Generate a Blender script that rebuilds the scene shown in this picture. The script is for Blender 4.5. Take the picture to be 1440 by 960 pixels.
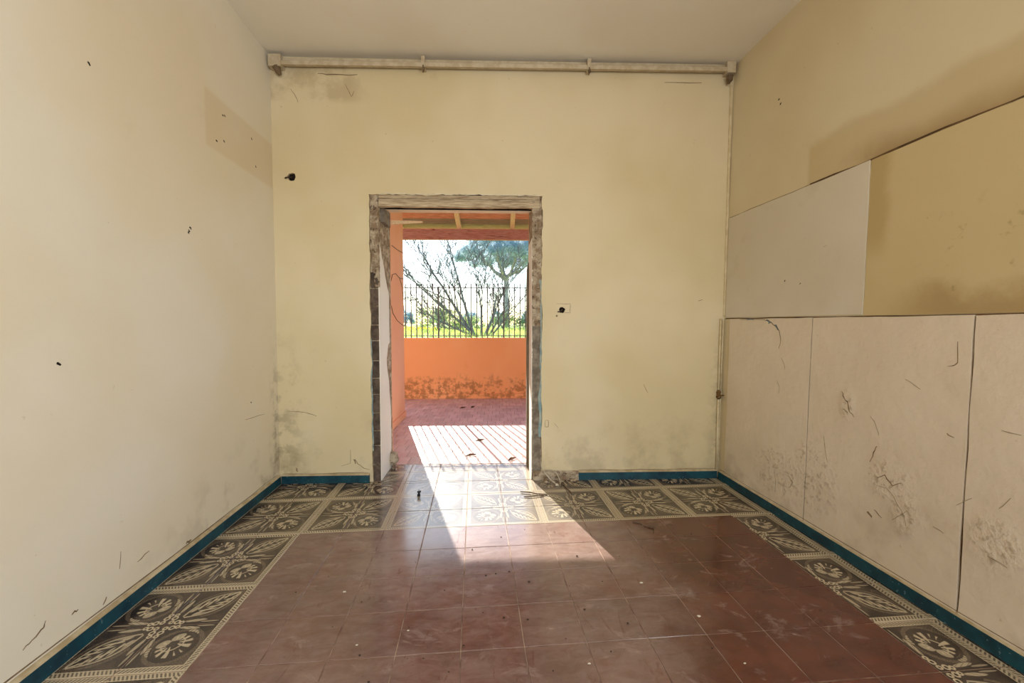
import bpy, math, random
from mathutils import Vector, Matrix, noise

# ------------------------------------------------------------------ scene, camera, light
for o in list(bpy.data.objects):
    bpy.data.objects.remove(o, do_unlink=True)
scene = bpy.context.scene
COL = scene.collection
PI = math.pi

cam_d = bpy.data.cameras.new('camera')
cam = bpy.data.objects.new('camera', cam_d)
COL.objects.link(cam)
cam_d.sensor_width = 36.0
cam_d.lens = 585.0 / 1440.0 * 36.0
cam_d.clip_start = 0.02
cam_d.clip_end = 1000
_f = Vector((0.08846, 0.99517, -0.04270))
cam.rotation_mode = 'QUATERNION'
cam.matrix_world = Matrix.Translation((0, 0, 1.27)) @ _f.to_track_quat('-Z', 'Y').to_matrix().to_4x4()
scene.camera = cam

# wall frame of the far wall: s along it, t outwards through it
OX, OY = -1.545, 3.42
_l = math.hypot(3.595, 0.195)
EX, EY = 3.595 / _l, -0.195 / _l
NX, NY = -EY, EX
def W(s, t, z):
    return Vector((OX + s * EX + t * NX, OY + s * EY + t * NY, z))
def DV(s, t, z):
    return Vector((s * EX + t * NX, s * EY + t * NY, z))

SUN_DIR = DV(0.563, -1.84, -1.0).normalized()          # the way the light travels

world = bpy.data.worlds.new('world')
scene.world = world
world.use_nodes = True
wn = world.node_tree
bg = wn.nodes['Background']
sky = wn.nodes.new('ShaderNodeTexSky')
sky.sky_type = 'NISHITA'
sky.sun_disc = False
sky.sun_elevation = math.asin(-SUN_DIR.z)
sky.sun_rotation = math.atan2(-SUN_DIR.x, -SUN_DIR.y)
sky.air_density = 1.2
sky.dust_density = 0.6
sky.ozone_density = 1.0
tint = wn.nodes.new('ShaderNodeMix')              # white balance of the camera
tint.data_type = 'RGBA'
tint.blend_type = 'MULTIPLY'
tint.inputs[0].default_value = 1.0
tint.inputs[7].default_value = (0.84, 1.0, 1.20, 1)
wn.links.new(sky.outputs[0], tint.inputs[6])
wn.links.new(tint.outputs[2], bg.inputs[0])
bg.inputs[1].default_value = 0.22

sun_d = bpy.data.lights.new('sun', 'SUN')
sun_d.energy = 10.0
sun_d.angle = math.radians(0.40)
sun_d.color = (1.0, 0.95, 0.86)
sun = bpy.data.objects.new('sun', sun_d)
COL.objects.link(sun)
sun.rotation_euler = SUN_DIR.to_track_quat('-Z', 'Y').to_euler()
sun.location = W(-3, 12, 9)

# added fill lights standing in for unseen sources behind the camera: one in the rear wall, one in the right wall
def fill_light(name, loc, rot, sx, sy, power):
    al = bpy.data.lights.new(name, 'AREA')
    al.shape = 'RECTANGLE'
    al.size = sx
    al.size_y = sy
    al.energy = power
    al.color = (0.94, 0.97, 1.0)
    o = bpy.data.objects.new(name, al)
    COL.objects.link(o)
    o.location = loc
    o.rotation_euler = rot
fill_light('rear_fill_light', (0.45, -2.97, 1.75), (math.radians(90), 0, 0), 2.5, 1.9, 62)
fill_light('side_fill_light', (2.03, -1.5, 1.75), (math.radians(90), 0, math.radians(90)), 1.9, 1.8, 75)

vs = scene.view_settings
vs.view_transform = 'Standard'
vs.look = 'None'
vs.exposure = 0.30
vs.gamma = 1.0
vs.use_curve_mapping = False

# ------------------------------------------------------------------ node helpers
def srgb(r, g, b):
    def c(v):
        v /= 255.0
        return v / 12.92 if v <= 0.04045 else ((v + 0.055) / 1.055) ** 2.4
    return (c(r), c(g), c(b), 1.0)

class X:
    """a number or a socket; arithmetic makes math nodes"""
    nt = None
    def __init__(self, v):
        self.v = v.v if isinstance(v, X) else v
    @staticmethod
    def m(op, *a, clamp=False):
        n = X.nt.nodes.new('ShaderNodeMath')
        n.operation = op
        n.use_clamp = clamp
        for i, x in enumerate(a):
            x = x.v if isinstance(x, X) else x
            if isinstance(x, (int, float)):
                n.inputs[i].default_value = x
            else:
                X.nt.links.new(x, n.inputs[i])
        return X(n.outputs[0])
    def __add__(s, o): return X.m('ADD', s, o)
    __radd__ = __add__
    def __sub__(s, o): return X.m('SUBTRACT', s, o)
    def __rsub__(s, o): return X.m('SUBTRACT', o, s)
    def __mul__(s, o): return X.m('MULTIPLY', s, o)
    __rmul__ = __mul__
    def __truediv__(s, o): return X.m('DIVIDE', s, o)
def mx(a, b): return X.m('MAXIMUM', a, b)
def mn(a, b): return X.m('MINIMUM', a, b)
def ab(a): return X.m('ABSOLUTE', a)
def sn(a): return X.m('SINE', a)
def sq(a): return X.m('SQRT', a)
def hyp(a, b): return sq(a * a + b * b)
def gt(a, b): return X.m('GREATER_THAN', a, b)
def lt(a, b): return X.m('LESS_THAN', a, b)
def ss(a, lo, hi):
    n = X.nt.nodes.new('ShaderNodeMapRange')
    n.interpolation_type = 'SMOOTHSTEP'
    X.nt.links.new(a.v, n.inputs[0])
    n.inputs[1].default_value = min(lo, hi)
    n.inputs[2].default_value = max(lo, hi)
    n.inputs[3].default_value = 0.0 if lo < hi else 1.0
    n.inputs[4].default_value = 1.0 if lo < hi else 0.0
    return X(n.outputs[0])
def mixc(f, a, b):
    n = X.nt.nodes.new('ShaderNodeMix')
    n.data_type = 'RGBA'
    for k, x in ((0, f), (6, a), (7, b)):
        x = x.v if isinstance(x, X) else x
        if isinstance(x, (int, float, tuple)):
            n.inputs[k].default_value = x
        else:
            X.nt.links.new(x, n.inputs[k])
    return X(n.outputs[2])
def coord(kind='Object'):
    n = X.nt.nodes.new('ShaderNodeTexCoord')
    return n.outputs[kind]
def sep(v):
    n = X.nt.nodes.new('ShaderNodeSeparateXYZ')
    X.nt.links.new(v, n.inputs[0])
    return X(n.outputs[0]), X(n.outputs[1]), X(n.outputs[2])
def scalev(v, sx, sy, sz, off=None):
    n = X.nt.nodes.new('ShaderNodeMapping')
    X.nt.links.new(v, n.inputs[0])
    n.inputs['Scale'].default_value = (sx, sy, sz)
    if off is not None:
        if isinstance(off, tuple):
            n.inputs['Location'].default_value = off
        else:
            X.nt.links.new(off, n.inputs['Location'])
    return n.outputs[0]
def nz(v, scale, detail=4.0, rough=0.55, dist=0.0):
    n = X.nt.nodes.new('ShaderNodeTexNoise')
    X.nt.links.new(v, n.inputs['Vector'])
    n.inputs['Scale'].default_value = scale
    n.inputs['Detail'].default_value = detail
    n.inputs['Roughness'].default_value = rough
    n.inputs['Distortion'].default_value = dist
    return X(n.outputs[0])
def rnd():
    n = X.nt.nodes.new('ShaderNodeObjectInfo')
    return X(n.outputs['Random'])
def bump(h, strength=0.3, dist=0.01):
    n = X.nt.nodes.new('ShaderNodeBump')
    n.inputs['Strength'].default_value = strength
    n.inputs['Distance'].default_value = dist
    X.nt.links.new(h.v, n.inputs['Height'])
    return n.outputs[0]
def hsv(c, val):
    n = X.nt.nodes.new('ShaderNodeHueSaturation')
    X.nt.links.new(c.v, n.inputs['Color'])
    if isinstance(val, X):
        X.nt.links.new(val.v, n.inputs['Value'])
    else:
        n.inputs['Value'].default_value = val
    return X(n.outputs[0])

MATS = {}
def material(name, fn):
    """fn() returns dict(color, rough, normal, metallic, spec)"""
    m = bpy.data.materials.new(name)
    m.use_nodes = True
    X.nt = m.node_tree
    b = m.node_tree.nodes['Principled BSDF']
    r = fn()
    def put(key, val):
        val = val.v if isinstance(val, X) else val
        if isinstance(val, (int, float, tuple)):
            b.inputs[key].default_value = val
        elif val is not None:
            m.node_tree.links.new(val, b.inputs[key])
    put('Base Color', r['color'])
    put('Roughness', r.get('rough', 0.8))
    put('Metallic', r.get('metallic', 0.0))
    put('Specular IOR Level', r.get('spec', 0.4))
    if r.get('normal') is not None:
        put('Normal', r['normal'])
    MATS[name] = m
    return m

def simple(name, c1, c2, scale=8.0, rough=0.8, bstr=0.2, stretch=(1, 1, 1), detail=4, metallic=0.0, vary=0.0, spec=0.3, bdist=0.01):
    def fn():
        v = scalev(coord(), *stretch)
        n = nz(v, scale, detail)
        col = mixc(ss(n, 0.32, 0.68), c1, c2)
        if vary:
            col = hsv(col, rnd() * vary + (1.0 - vary / 2))
        return dict(color=col, rough=rough, metallic=metallic, spec=spec, normal=bump(n, bstr, bdist))
    return material(name, fn)

# ------------------------------------------------------------------ materials
def plaster(name, base, alt, dirt, dirt_lo=0.62, dirt_hi=0.8, extra=None, bstr=0.25):
    def fn():
        v = coord()
        big = nz(v, 0.9, 3)
        mid = nz(v, 4.0, 5, 0.6)
        fine = nz(v, 45.0, 3)
        col = mixc(ss(big, 0.35, 0.65), base, alt)
        d = ss(mid * 0.65 + big * 0.35, dirt_lo, dirt_hi)
        col = mixc(d * 0.6, col, dirt)
        # small specks of flaked paint
        sp = ss(nz(v, 26.0, 2, 0.7), 0.735, 0.765)
        col = mixc(sp * 0.55, col, dirt)
        h = mid * 0.5 + fine * 0.12 + nz(v, 9.0, 2) * 0.4
        if extra:
            col, h = extra(v, col, h, mid, big)
        return dict(color=col, rough=0.85, spec=0.2, normal=bump(h, bstr, 0.012))
    return material(name, fn)

CREAM = srgb(224, 209, 176)
CREAM2 = srgb(220, 202, 160)
def ex_back(v, col, h, mid, big):
    x, y, z = sep(v)
    # mould and scuffs low down by the corners and above the skirting
    m = ss(z, 0.75, 0.05) * ss(mid, 0.46, 0.66)
    col = mixc(m * 0.3, col, srgb(130, 112, 82))
    c = mx(ss(x, -1.25, -1.55), ss(x, 1.86, 2.02)) * ss(z, 1.5, 0.3) * ss(nz(v, 9, 4, 0.65), 0.45, 0.62)
    col = mixc(c * 0.4, col, srgb(106, 92, 68))
    # bare scraped area under the curtain rail at the left
    p = ss(x, -0.75, -1.0) * ss(z, 2.95, 3.02) * ss(mid, 0.42, 0.6)
    col = mixc(p * 0.35, col, srgb(150, 126, 88))
    return col, h
plaster('back_plaster', CREAM, srgb(215, 198, 158), srgb(188, 168, 128), extra=ex_back)
def ex_left(v, col, h, mid, big):
    x, y, z = sep(v)
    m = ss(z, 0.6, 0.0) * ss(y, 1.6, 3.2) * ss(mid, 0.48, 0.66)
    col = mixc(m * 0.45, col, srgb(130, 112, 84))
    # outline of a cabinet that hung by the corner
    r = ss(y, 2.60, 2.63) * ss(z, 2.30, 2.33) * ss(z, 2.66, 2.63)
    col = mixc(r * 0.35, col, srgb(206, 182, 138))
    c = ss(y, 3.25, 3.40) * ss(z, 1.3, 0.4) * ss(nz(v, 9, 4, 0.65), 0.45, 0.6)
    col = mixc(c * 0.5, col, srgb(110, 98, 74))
    return col, h
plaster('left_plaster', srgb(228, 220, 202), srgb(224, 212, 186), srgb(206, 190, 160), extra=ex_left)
def ex_right(v, col, h, mid, big):
    x, y, z = sep(v)
    n2 = nz(v, 3.0, 5, 0.6)
    zz = z - n2 * 0.12
    # brown stain left above the former tiling
    m = ss(y, 2.44, 2.40) * ss(zz, 2.33, 2.26) * ss(z, 2.05, 2.1)
    m2 = ss(y - n2 * 0.5, 2.0, 1.7) * ss(zz, 2.2, 2.06) * ss(z, 2.05, 2.1)
    col = mixc(m * 0.4, col, srgb(186, 156, 100))
    col = mixc(m2 * 0.55, col, srgb(150, 118, 66))
    return col, h
plaster('right_plaster', srgb(220, 206, 174), srgb(214, 196, 160), srgb(190, 170, 132), extra=ex_right)
plaster('ceiling_plaster', srgb(236, 230, 216), srgb(230, 222, 206), srgb(208, 196, 174), 0.66, 0.84, bstr=0.15)
def ex_panel(v, col, h, mid, big):
    x, y, z = sep(v)
    def blob(y0, z0, ry, rz):
        return ss(hyp((y - y0) * (1 / ry), (z - z0) * (1 / rz)), 1.0, 0.35)
    b = mx(mx(blob(1.82, 0.50, .16, .14), blob(1.74, 0.38, .10, .14)), mx(blob(2.55, 0.28, .3, .22), blob(2.28, 0.35, .25, .3)))
    b = mx(b, mx(blob(1.40, 0.42, .12, .14), blob(2.07, .83, .06, .10)))
    flake = nz(v, 30.0, 4, 0.65)
    h = h + b * flake * 0.8 + nz(v, 2.2, 3) * 0.9
    col = mixc(b * ss(flake, 0.52, 0.64) * 0.5, col, srgb(150, 128, 98))
    m = ss(z, 0.45, 0.05) * ss(mid, 0.45, 0.65)
    col = mixc(m * 0.35, col, srgb(140, 120, 92))
    return col, h
plaster('panel_plaster', srgb(226, 211, 190), srgb(217, 201, 178), srgb(194, 172, 144), 0.58, 0.78, extra=ex_panel, bstr=0.9)
plaster('patch_plaster', srgb(218, 208, 190), srgb(210, 198, 176), srgb(190, 174, 146), 0.55, 0.75, bstr=0.3)
def ex_yellow(v, col, h, mid, big):
    x, y, z = sep(v)
    n2 = nz(v, 5.0, 5, 0.65)
    m = ss(z - n2 * 0.25, 1.36, 1.22) * ss(y, 2.0, 1.6)
    col = mixc(m * 0.55, col, srgb(150, 118, 66))
    s = ss(y + n2 * 0.12, 1.93, 2.0) * ss(z, 1.55, 1.75)
    col = mixc(s * 0.5, col, srgb(170, 142, 86))
    sp = ss(nz(v, 14.0, 3, 0.6), 0.62, 0.72) * ss(y, 1.8, 1.6) * ss(z, 1.85, 1.6)
    col = mixc(sp * 0.45, col, srgb(140, 116, 70))
    return col, h
plaster('yellow_plaster', srgb(208, 188, 144), srgb(200, 180, 132), srgb(182, 158, 112), 0.6, 0.8, extra=ex_yellow)
plaster('white_plaster', srgb(246, 242, 232), srgb(240, 232, 218), srgb(200, 182, 158), 0.64, 0.8)
def ex_orange(v, col, h, mid, big):
    x, y, z = sep(v)
    n2 = nz(v, 11.0, 6, 0.7)
    m = ss(z - n2 * 0.55, 0.14, -0.1) * ss(n2, 0.42, 0.58)
    col = mixc(m * 0.7, col, srgb(150, 104, 58))
    col = mixc(ss(z, 0.75, 0.2) * ss(nz(v, 18, 5, 0.7), 0.6, 0.7) * 0.5, col, srgb(236, 178, 120))
    return col, h
plaster('orange_plaster', srgb(250, 188, 132), srgb(246, 174, 116), srgb(226, 148, 90), 0.6, 0.8, extra=ex_orange)
plaster('salmon_plaster', srgb(244, 186, 146), srgb(240, 176, 134), srgb(218, 146, 106), 0.66, 0.84)

def blue_fn():
    v = coord()
    n = nz(v, 9.0, 5, 0.65)
    col = mixc(ss(n, 0.3, 0.7), srgb(8, 48, 62), srgb(20, 76, 88))
    col = mixc(ss(nz(v, 60, 3), 0.64, 0.72) * 0.6, col, srgb(120, 150, 160))
    return dict(color=col, rough=0.45, spec=0.4, normal=bump(n, 0.2, 0.005))
material('blue_paint', blue_fn)
simple('mortar', srgb(196, 180, 148), srgb(168, 148, 112), 14, 0.9, 0.4)
simple('dark_gap', srgb(112, 86, 58), srgb(82, 62, 42), 12, 0.95, 0.3)
simple('hole_dark', srgb(34, 24, 20), srgb(20, 14, 12), 20, 0.95, 0.3)  # dark colour for the inside of holes and the shade of the lintel gap
simple('crack_dark', srgb(140, 118, 88), srgb(110, 90, 66), 30, 0.95, 0.1)
simple('scuff_grey', srgb(176, 160, 134), srgb(152, 136, 110), 30, 0.95, 0.1)
simple('chip_blue', srgb(130, 142, 148), srgb(104, 116, 124), 20, 0.9, 0.2)
simple('pale_blue_paint', srgb(122, 152, 158), srgb(170, 178, 168), 18, 0.8, 0.3)
def rubble_fn():
    v = coord()
    n = nz(v, 34.0, 6, 0.7)
    n2 = nz(v, 12.0, 4, 0.6)
    col = mixc(ss(n2, 0.38, 0.62), srgb(200, 184, 160), srgb(150, 128, 104))
    col = mixc(ss(n, 0.52, 0.66), col, srgb(88, 70, 56))
    col = mixc(ss(nz(v, 60, 3), 0.62, 0.7) * 0.6, col, srgb(214, 200, 176))
    return dict(color=col, rough=0.95, spec=0.1, normal=bump(n, 0.8, 0.02))
material('rubble', rubble_fn)
simple('brick_grey', srgb(104, 90, 78), srgb(74, 62, 54), 22, 0.95, 0.7, vary=0.4)
simple('grey_render', srgb(150, 140, 124), srgb(112, 102, 90), 20, 0.95, 0.5)
simple('masonry_core', srgb(120, 104, 86), srgb(86, 74, 62), 14, 0.95, 0.6)
def wood(name, a, b, stretch, vary=0.25, knots=None):
    def fn():
        v = coord()
        n = nz(scalev(v, *stretch), 6.0, 5, 0.65)
        col = mixc(ss(n, 0.35, 0.68), a, b)
        if knots:
            k = ss(nz(scalev(v, *[q * 0.6 for q in stretch]), 5.0, 2), 0.66, 0.74)
            col = mixc(k * 0.8, col, knots)
        col = hsv(col, rnd() * vary + (1 - vary / 2))
        return dict(color=col, rough=0.7, spec=0.25, normal=bump(n, 0.3, 0.006))
    return material(name, fn)
wood('red_wood', srgb(212, 158, 134), srgb(188, 122, 98), (1.2, 12, 12), 0.3, srgb(110, 48, 34))
wood('pale_wood', srgb(240, 220, 182), srgb(222, 196, 152), (12, 1.2, 12), 0.15)
wood('green_wood', srgb(168, 156, 136), srgb(142, 130, 110), (1.2, 12, 12), 0.15)
wood('weathered_wood', srgb(204, 186, 156), srgb(146, 124, 98), (1.0, 20, 26), 0.2, srgb(80, 62, 46))
wood('frame_wood', srgb(150, 136, 114), srgb(100, 86, 70), (16, 16, 1.2), 0.1, srgb(70, 56, 44))
simple('soffit_render', srgb(246, 234, 214), srgb(236, 218, 194), 20, 0.9, 0.5)

def red_fn():
    v = coord('Generated')
    n = X.nt.nodes.new('ShaderNodeTexCoord')
    w = X.nt.nodes.new('ShaderNodeNewGeometry').outputs['Position']
    dust = nz(w, 2.6, 6, 0.65)
    streak = nz(scalev(w, 5, 12, 1), 1.6, 6, 0.7, 0.9)
    fine = nz(w, 60, 3)
    col = mixc(ss(nz(w, 6, 4), 0.35, 0.65), srgb(96, 47, 34), srgb(78, 35, 25))
    col = hsv(col, rnd() * 0.26 + 0.87)
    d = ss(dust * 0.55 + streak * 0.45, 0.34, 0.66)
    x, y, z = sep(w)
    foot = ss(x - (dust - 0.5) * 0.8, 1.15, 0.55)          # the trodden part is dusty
    near = ss(y, 1.75, 2.45) * ss(ab(x - 0.15), 1.0, 0.6)  # dusty pale tone painting in the sun patch by the door
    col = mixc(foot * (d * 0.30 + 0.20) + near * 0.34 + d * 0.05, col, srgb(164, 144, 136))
    stain = ss(nz(scalev(w, 1, 1.6, 1), 5.0, 7, 0.72, 0.8), 0.56, 0.66)
    col = mixc(stain * 0.30, col, srgb(172, 152, 144))
    scuff = ss(nz(scalev(w, 3, 1, 1), 4.0, 6, 0.7, 1.2), 0.60, 0.68)
    col = mixc(scuff * 0.45, col, srgb(92, 42, 32))
    col = mixc(ss(fine, 0.66, 0.72) * 0.35, col, srgb(60, 36, 28))
    rough = streak * 0.20 + dust * 0.10 + stain * 0.08 + 0.02
    return dict(color=col, rough=rough, spec=0.85, normal=bump(streak * 0.6 + fine * 0.12, 0.10, 0.004))
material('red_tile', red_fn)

def terrace_fn():
    w = X.nt.nodes.new('ShaderNodeNewGeometry').outputs['Position']
    n = nz(w, 5, 5, 0.6)
    col = mixc(ss(n, 0.35, 0.65), srgb(228, 202, 194), srgb(214, 180, 172))
    col = hsv(col, rnd() * 0.2 + 0.9)
    col = mixc(ss(nz(w, 40, 4), 0.6, 0.7) * 0.4, col, srgb(120, 84, 70))
    return dict(color=col, rough=0.5, spec=0.4, normal=bump(n, 0.1, 0.004))
material('terrace_tile', terrace_fn)
simple('grout', srgb(178, 154, 136), srgb(112, 86, 72), 9, 0.9, 0.2)
simple('terrace_grout', srgb(160, 128, 116), srgb(140, 108, 98), 9, 0.9, 0.2)

def decor(name, kind):
    """printed tile: a quarter of a medallion; (p, q) run from the medallion's centre"""
    def fn():
        uv = coord('UV')
        p, q, _ = sep(uv)
        w = X.nt.nodes.new('ShaderNodeNewGeometry').outputs['Position']
        pm, pn = mx(p, q), mn(p, q)
        d = (p + q) * 0.7071
        e = ab(p - q) * 0.7071
        wob = (nz(uv, 26.0, 3) - 0.5) * 0.02
        e2 = e + wob
        d2 = d + wob
        grain = nz(uv, 60.0, 4, 0.7)
        smoke = nz(w, 9.0, 4, 0.6)
        def ell(cx, cy, rx, ry, ang, u=pm, t=pn):
            ca, sa = math.cos(ang), math.sin(ang)
            a = (u - cx) * ca + (t - cy) * sa
            b = (t - cy) * ca - (u - cx) * sa
            return hyp(a * (1 / rx), b * (1 / ry))
        pale = X(0.0)
        grey = ss(d, 0.95, 1.15) * 0.6 + ss(smoke, 0.4, 0.65) * 0.25
        # curls round the centre
        for cx, cy, r in ((0.17, 0.065, 0.038), (0.07, 0.07, 0.03), (0.25, 0.05, 0.028)):
            rr = hyp(pm - cx, pn - cy)
            pale = mx(pale, ss(ab(rr - r), 0.017, 0.009))
        # ribbons along both axes
        rib = ss(ell(0.46, 0.085, 0.19, 0.034, 0.10), 1.0, 0.8)
        pale = mx(pale, rib * (gt(sn((pm - pn * 2.0) * 60.0), -0.6) * 0.35 + 0.5))
        rib2 = ss(ell(0.70, 0.05, 0.16, 0.018, 0.02), 1.0, 0.8)
        pale = mx(pale, rib2 * 0.6)
        if kind == 'circle':
            r = hyp(d2 - 0.70, e2)
            inside = ss(r, 0.29, 0.275)
            ring = ss(ab(r - 0.30), 0.022, 0.012)
            halo = ss(ab(r - 0.36), 0.04, 0.025)
            # fan beside the medallion
            fan = ss(ell(0.60, 0.20, 0.11, 0.06, 0.5), 1.0, 0.85)
            pale = mx(pale, fan * (gt(sn((pm + pn * 0.6) * 95.0), 0.0) * 0.55 + 0.3))
            grey = mx(grey, halo * 0.8)
            # two curved sprays of leaflets facing each other
            ang = X.m('ARCTAN2', d2 - 0.62, e2 - 0.03)
            rad = hyp(d2 - 0.62, e2 - 0.03)
            leaf = ss(sn(ang * 11.0 + rad * 9.0), -0.15, 0.25) * ss(rad, 0.045, 0.07) * ss(r, 0.25, 0.22) * ss(e2, 0.025, 0.04)
            rib3 = ss(ab(rad - 0.12 - ang * 0.015), 0.018, 0.008) * ss(r, 0.25, 0.23)
            bud = ss(hyp((d2 - 0.52) * 1.0, (e2 - 0.10) * 0.7), 0.075, 0.06)
            inn = mx(leaf, mx(rib3 * 0.8, bud * 0.75))
            pale = pale * (1.0 - mx(inside, ring)) + inn * inside
            grey = grey * (1.0 - mx(inside, ring))
        else:
            # a long pair of leaves lying along the diagonal
            prof = sn(mx(mn((d2 - 0.24) * (PI / 0.92), PI), 0.0))
            half = prof * 0.20
            inside = gt(half - e2, 0.0)
            outline = ss(ab(e2 - half), 0.024, 0.014) * gt(d2, 0.26) * lt(d2, 1.14)
            leafl = ss(sn((d2 - e2 * 1.6) * 46.0), -0.2, 0.3) * gt(half * 0.80 - e2, 0.0) * ss(e2, 0.012, 0.03) * gt(d2, 0.48)
            vein = ss(ab(e2 - half * 0.45), 0.016, 0.008) * gt(d2, 0.40)
            bud = ss(hyp((d2 - 0.42) * 0.75, e2 - 0.09), 0.062, 0.05)
            inn = mx(mx(leafl * 0.85, vein), bud * 0.7)
            pale = pale * (1.0 - inside) + mx(outline * 0.75, inn * inside)
            grey = grey * (1.0 - inside)
            # lighter swirls flanking the leaf
            sw = ss(ab(e2 - half - 0.075), 0.035, 0.02) * gt(d2, 0.45) * lt(d2, 1.05)
            grey = mx(grey, sw * 0.8)
        # rope border on the two outer edges
        bord = gt(pm, 0.885)
        lines = mx(ss(ab(pm - 0.897), 0.010, 0.006), ss(ab(pm - 0.985), 0.012, 0.008))
        rope = ss(sn(pn * 110.0 + pm * 70.0) + (grain - 0.5) * 1.6, -0.3, 0.3)
        bp = mx(lines, rope * 0.75 + 0.22)
        pale = pale * (1.0 - bord) + bp * bord
        grey = grey * (1.0 - bord)
        base = mixc(ss(smoke, 0.35, 0.65), srgb(42, 31, 28), srgb(62, 48, 42))
        col = mixc(mn(grey * ss(grain, 0.35, 0.6), 1.0), base, srgb(128, 112, 92))
        wear = ss(grain, 0.28, 0.42) * 0.9
        col = mixc(mn(pale * wear, 1.0), col, srgb(206, 190, 160))
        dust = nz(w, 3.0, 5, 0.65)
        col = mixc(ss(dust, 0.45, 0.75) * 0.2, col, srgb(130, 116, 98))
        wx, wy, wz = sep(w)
        sun_film = ss(ab(wx - 0.02) + (dust - 0.5) * 0.6, 0.85, 0.40)       # dusty pale film painting in the doorway's sunlight and sky sheen
        col = mixc(sun_film * (grain * 0.5 + 0.16), col, srgb(186, 178, 166))
        streak = nz(scalev(w, 9, 22, 1), 1.6, 5, 0.7, 0.6)
        return dict(color=col, rough=streak * 0.22 + dust * 0.12 + 0.02, spec=0.85, normal=bump(streak * 0.6 + grain * 0.2, 0.12, 0.004))
    return material(name, fn)
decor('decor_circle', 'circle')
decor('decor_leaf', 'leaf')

simple('rail_paint', srgb(204, 190, 164), srgb(186, 168, 138), 20, 0.6, 0.2)
simple('rail_dark', srgb(120, 100, 76), srgb(96, 80, 60), 20, 0.8, 0.2)  # darker brown of the slot, pulleys and hooks
simple('pipe_paint', srgb(222, 206, 170), srgb(204, 184, 144), 18, 0.6, 0.2)
simple('brass', srgb(150, 116, 70), srgb(96, 74, 48), 30, 0.45, 0.3, metallic=0.7)
simple('iron', srgb(112, 114, 118), srgb(84, 86, 92), 20, 0.6, 0.2)
simple('black_plastic', srgb(22, 22, 24), srgb(34, 32, 32), 20, 0.5, 0.1)
simple('cable_grey', srgb(206, 196, 178), srgb(170, 158, 140), 20, 0.6, 0.1)
simple('cable_dark', srgb(70, 56, 46), srgb(48, 38, 32), 20, 0.7, 0.1)
simple('twig', srgb(112, 92, 70), srgb(80, 64, 48), 20, 0.9, 0.2)
simple('dry_leaf', srgb(104, 72, 40), srgb(74, 52, 32), 20, 0.9, 0.2)
simple('chip_white', srgb(224, 216, 200), srgb(198, 186, 164), 20, 0.9, 0.2)
simple('crumb_dark', srgb(72, 56, 44), srgb(46, 36, 30), 20, 0.95, 0.2)
simple('bark_bare', srgb(146, 142, 138), srgb(112, 108, 106), 10, 0.95, 0.3)
simple('bark_pine', srgb(190, 184, 184), srgb(160, 154, 156), 3, 0.95, 0.3)  # bark greyed by haze put into its colour
simple('hazy_needles', srgb(192, 206, 214), srgb(168, 188, 198), 0.8, 0.8, 0.0)  # bluish distance haze mixed into the foliage colour of the pine
simple('shrub_green', srgb(176, 190, 120), srgb(138, 160, 100), 1.2, 0.8, 0.0)
simple('hazy_far_green', srgb(178, 200, 208), srgb(156, 182, 192), 0.5, 0.8, 0.0)  # pale blue haze mixed into the far foliage colour
simple('grass_blade', srgb(212, 220, 126), srgb(180, 200, 104), 0.6, 0.8, 0.0)
simple('ground_grass', srgb(178, 190, 104), srgb(146, 166, 88), 0.8, 0.95, 0.2)
simple('flower_yellow', srgb(250, 226, 60), srgb(240, 206, 40), 3, 0.8, 0.0)

for nm, k in (('hazy_needles', .5), ('shrub_green', .5), ('hazy_far_green', .5), ('grass_blade', .5), ('flower_yellow', .4)):
    nt = MATS[nm].node_tree                    # thin leaves let light through
    pb = nt.nodes['Principled BSDF']; out = [n for n in nt.nodes if n.type == 'OUTPUT_MATERIAL'][0]
    tr = nt.nodes.new('ShaderNodeBsdfTranslucent'); mxs = nt.nodes.new('ShaderNodeMixShader')
    nt.links.new(pb.inputs['Base Color'].links[0].from_socket, tr.inputs[0])
    mxs.inputs[0].default_value = k
    nt.links.new(pb.outputs[0], mxs.inputs[1]); nt.links.new(tr.outputs[0], mxs.inputs[2]); nt.links.new(mxs.outputs[0], out.inputs[0])

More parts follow.
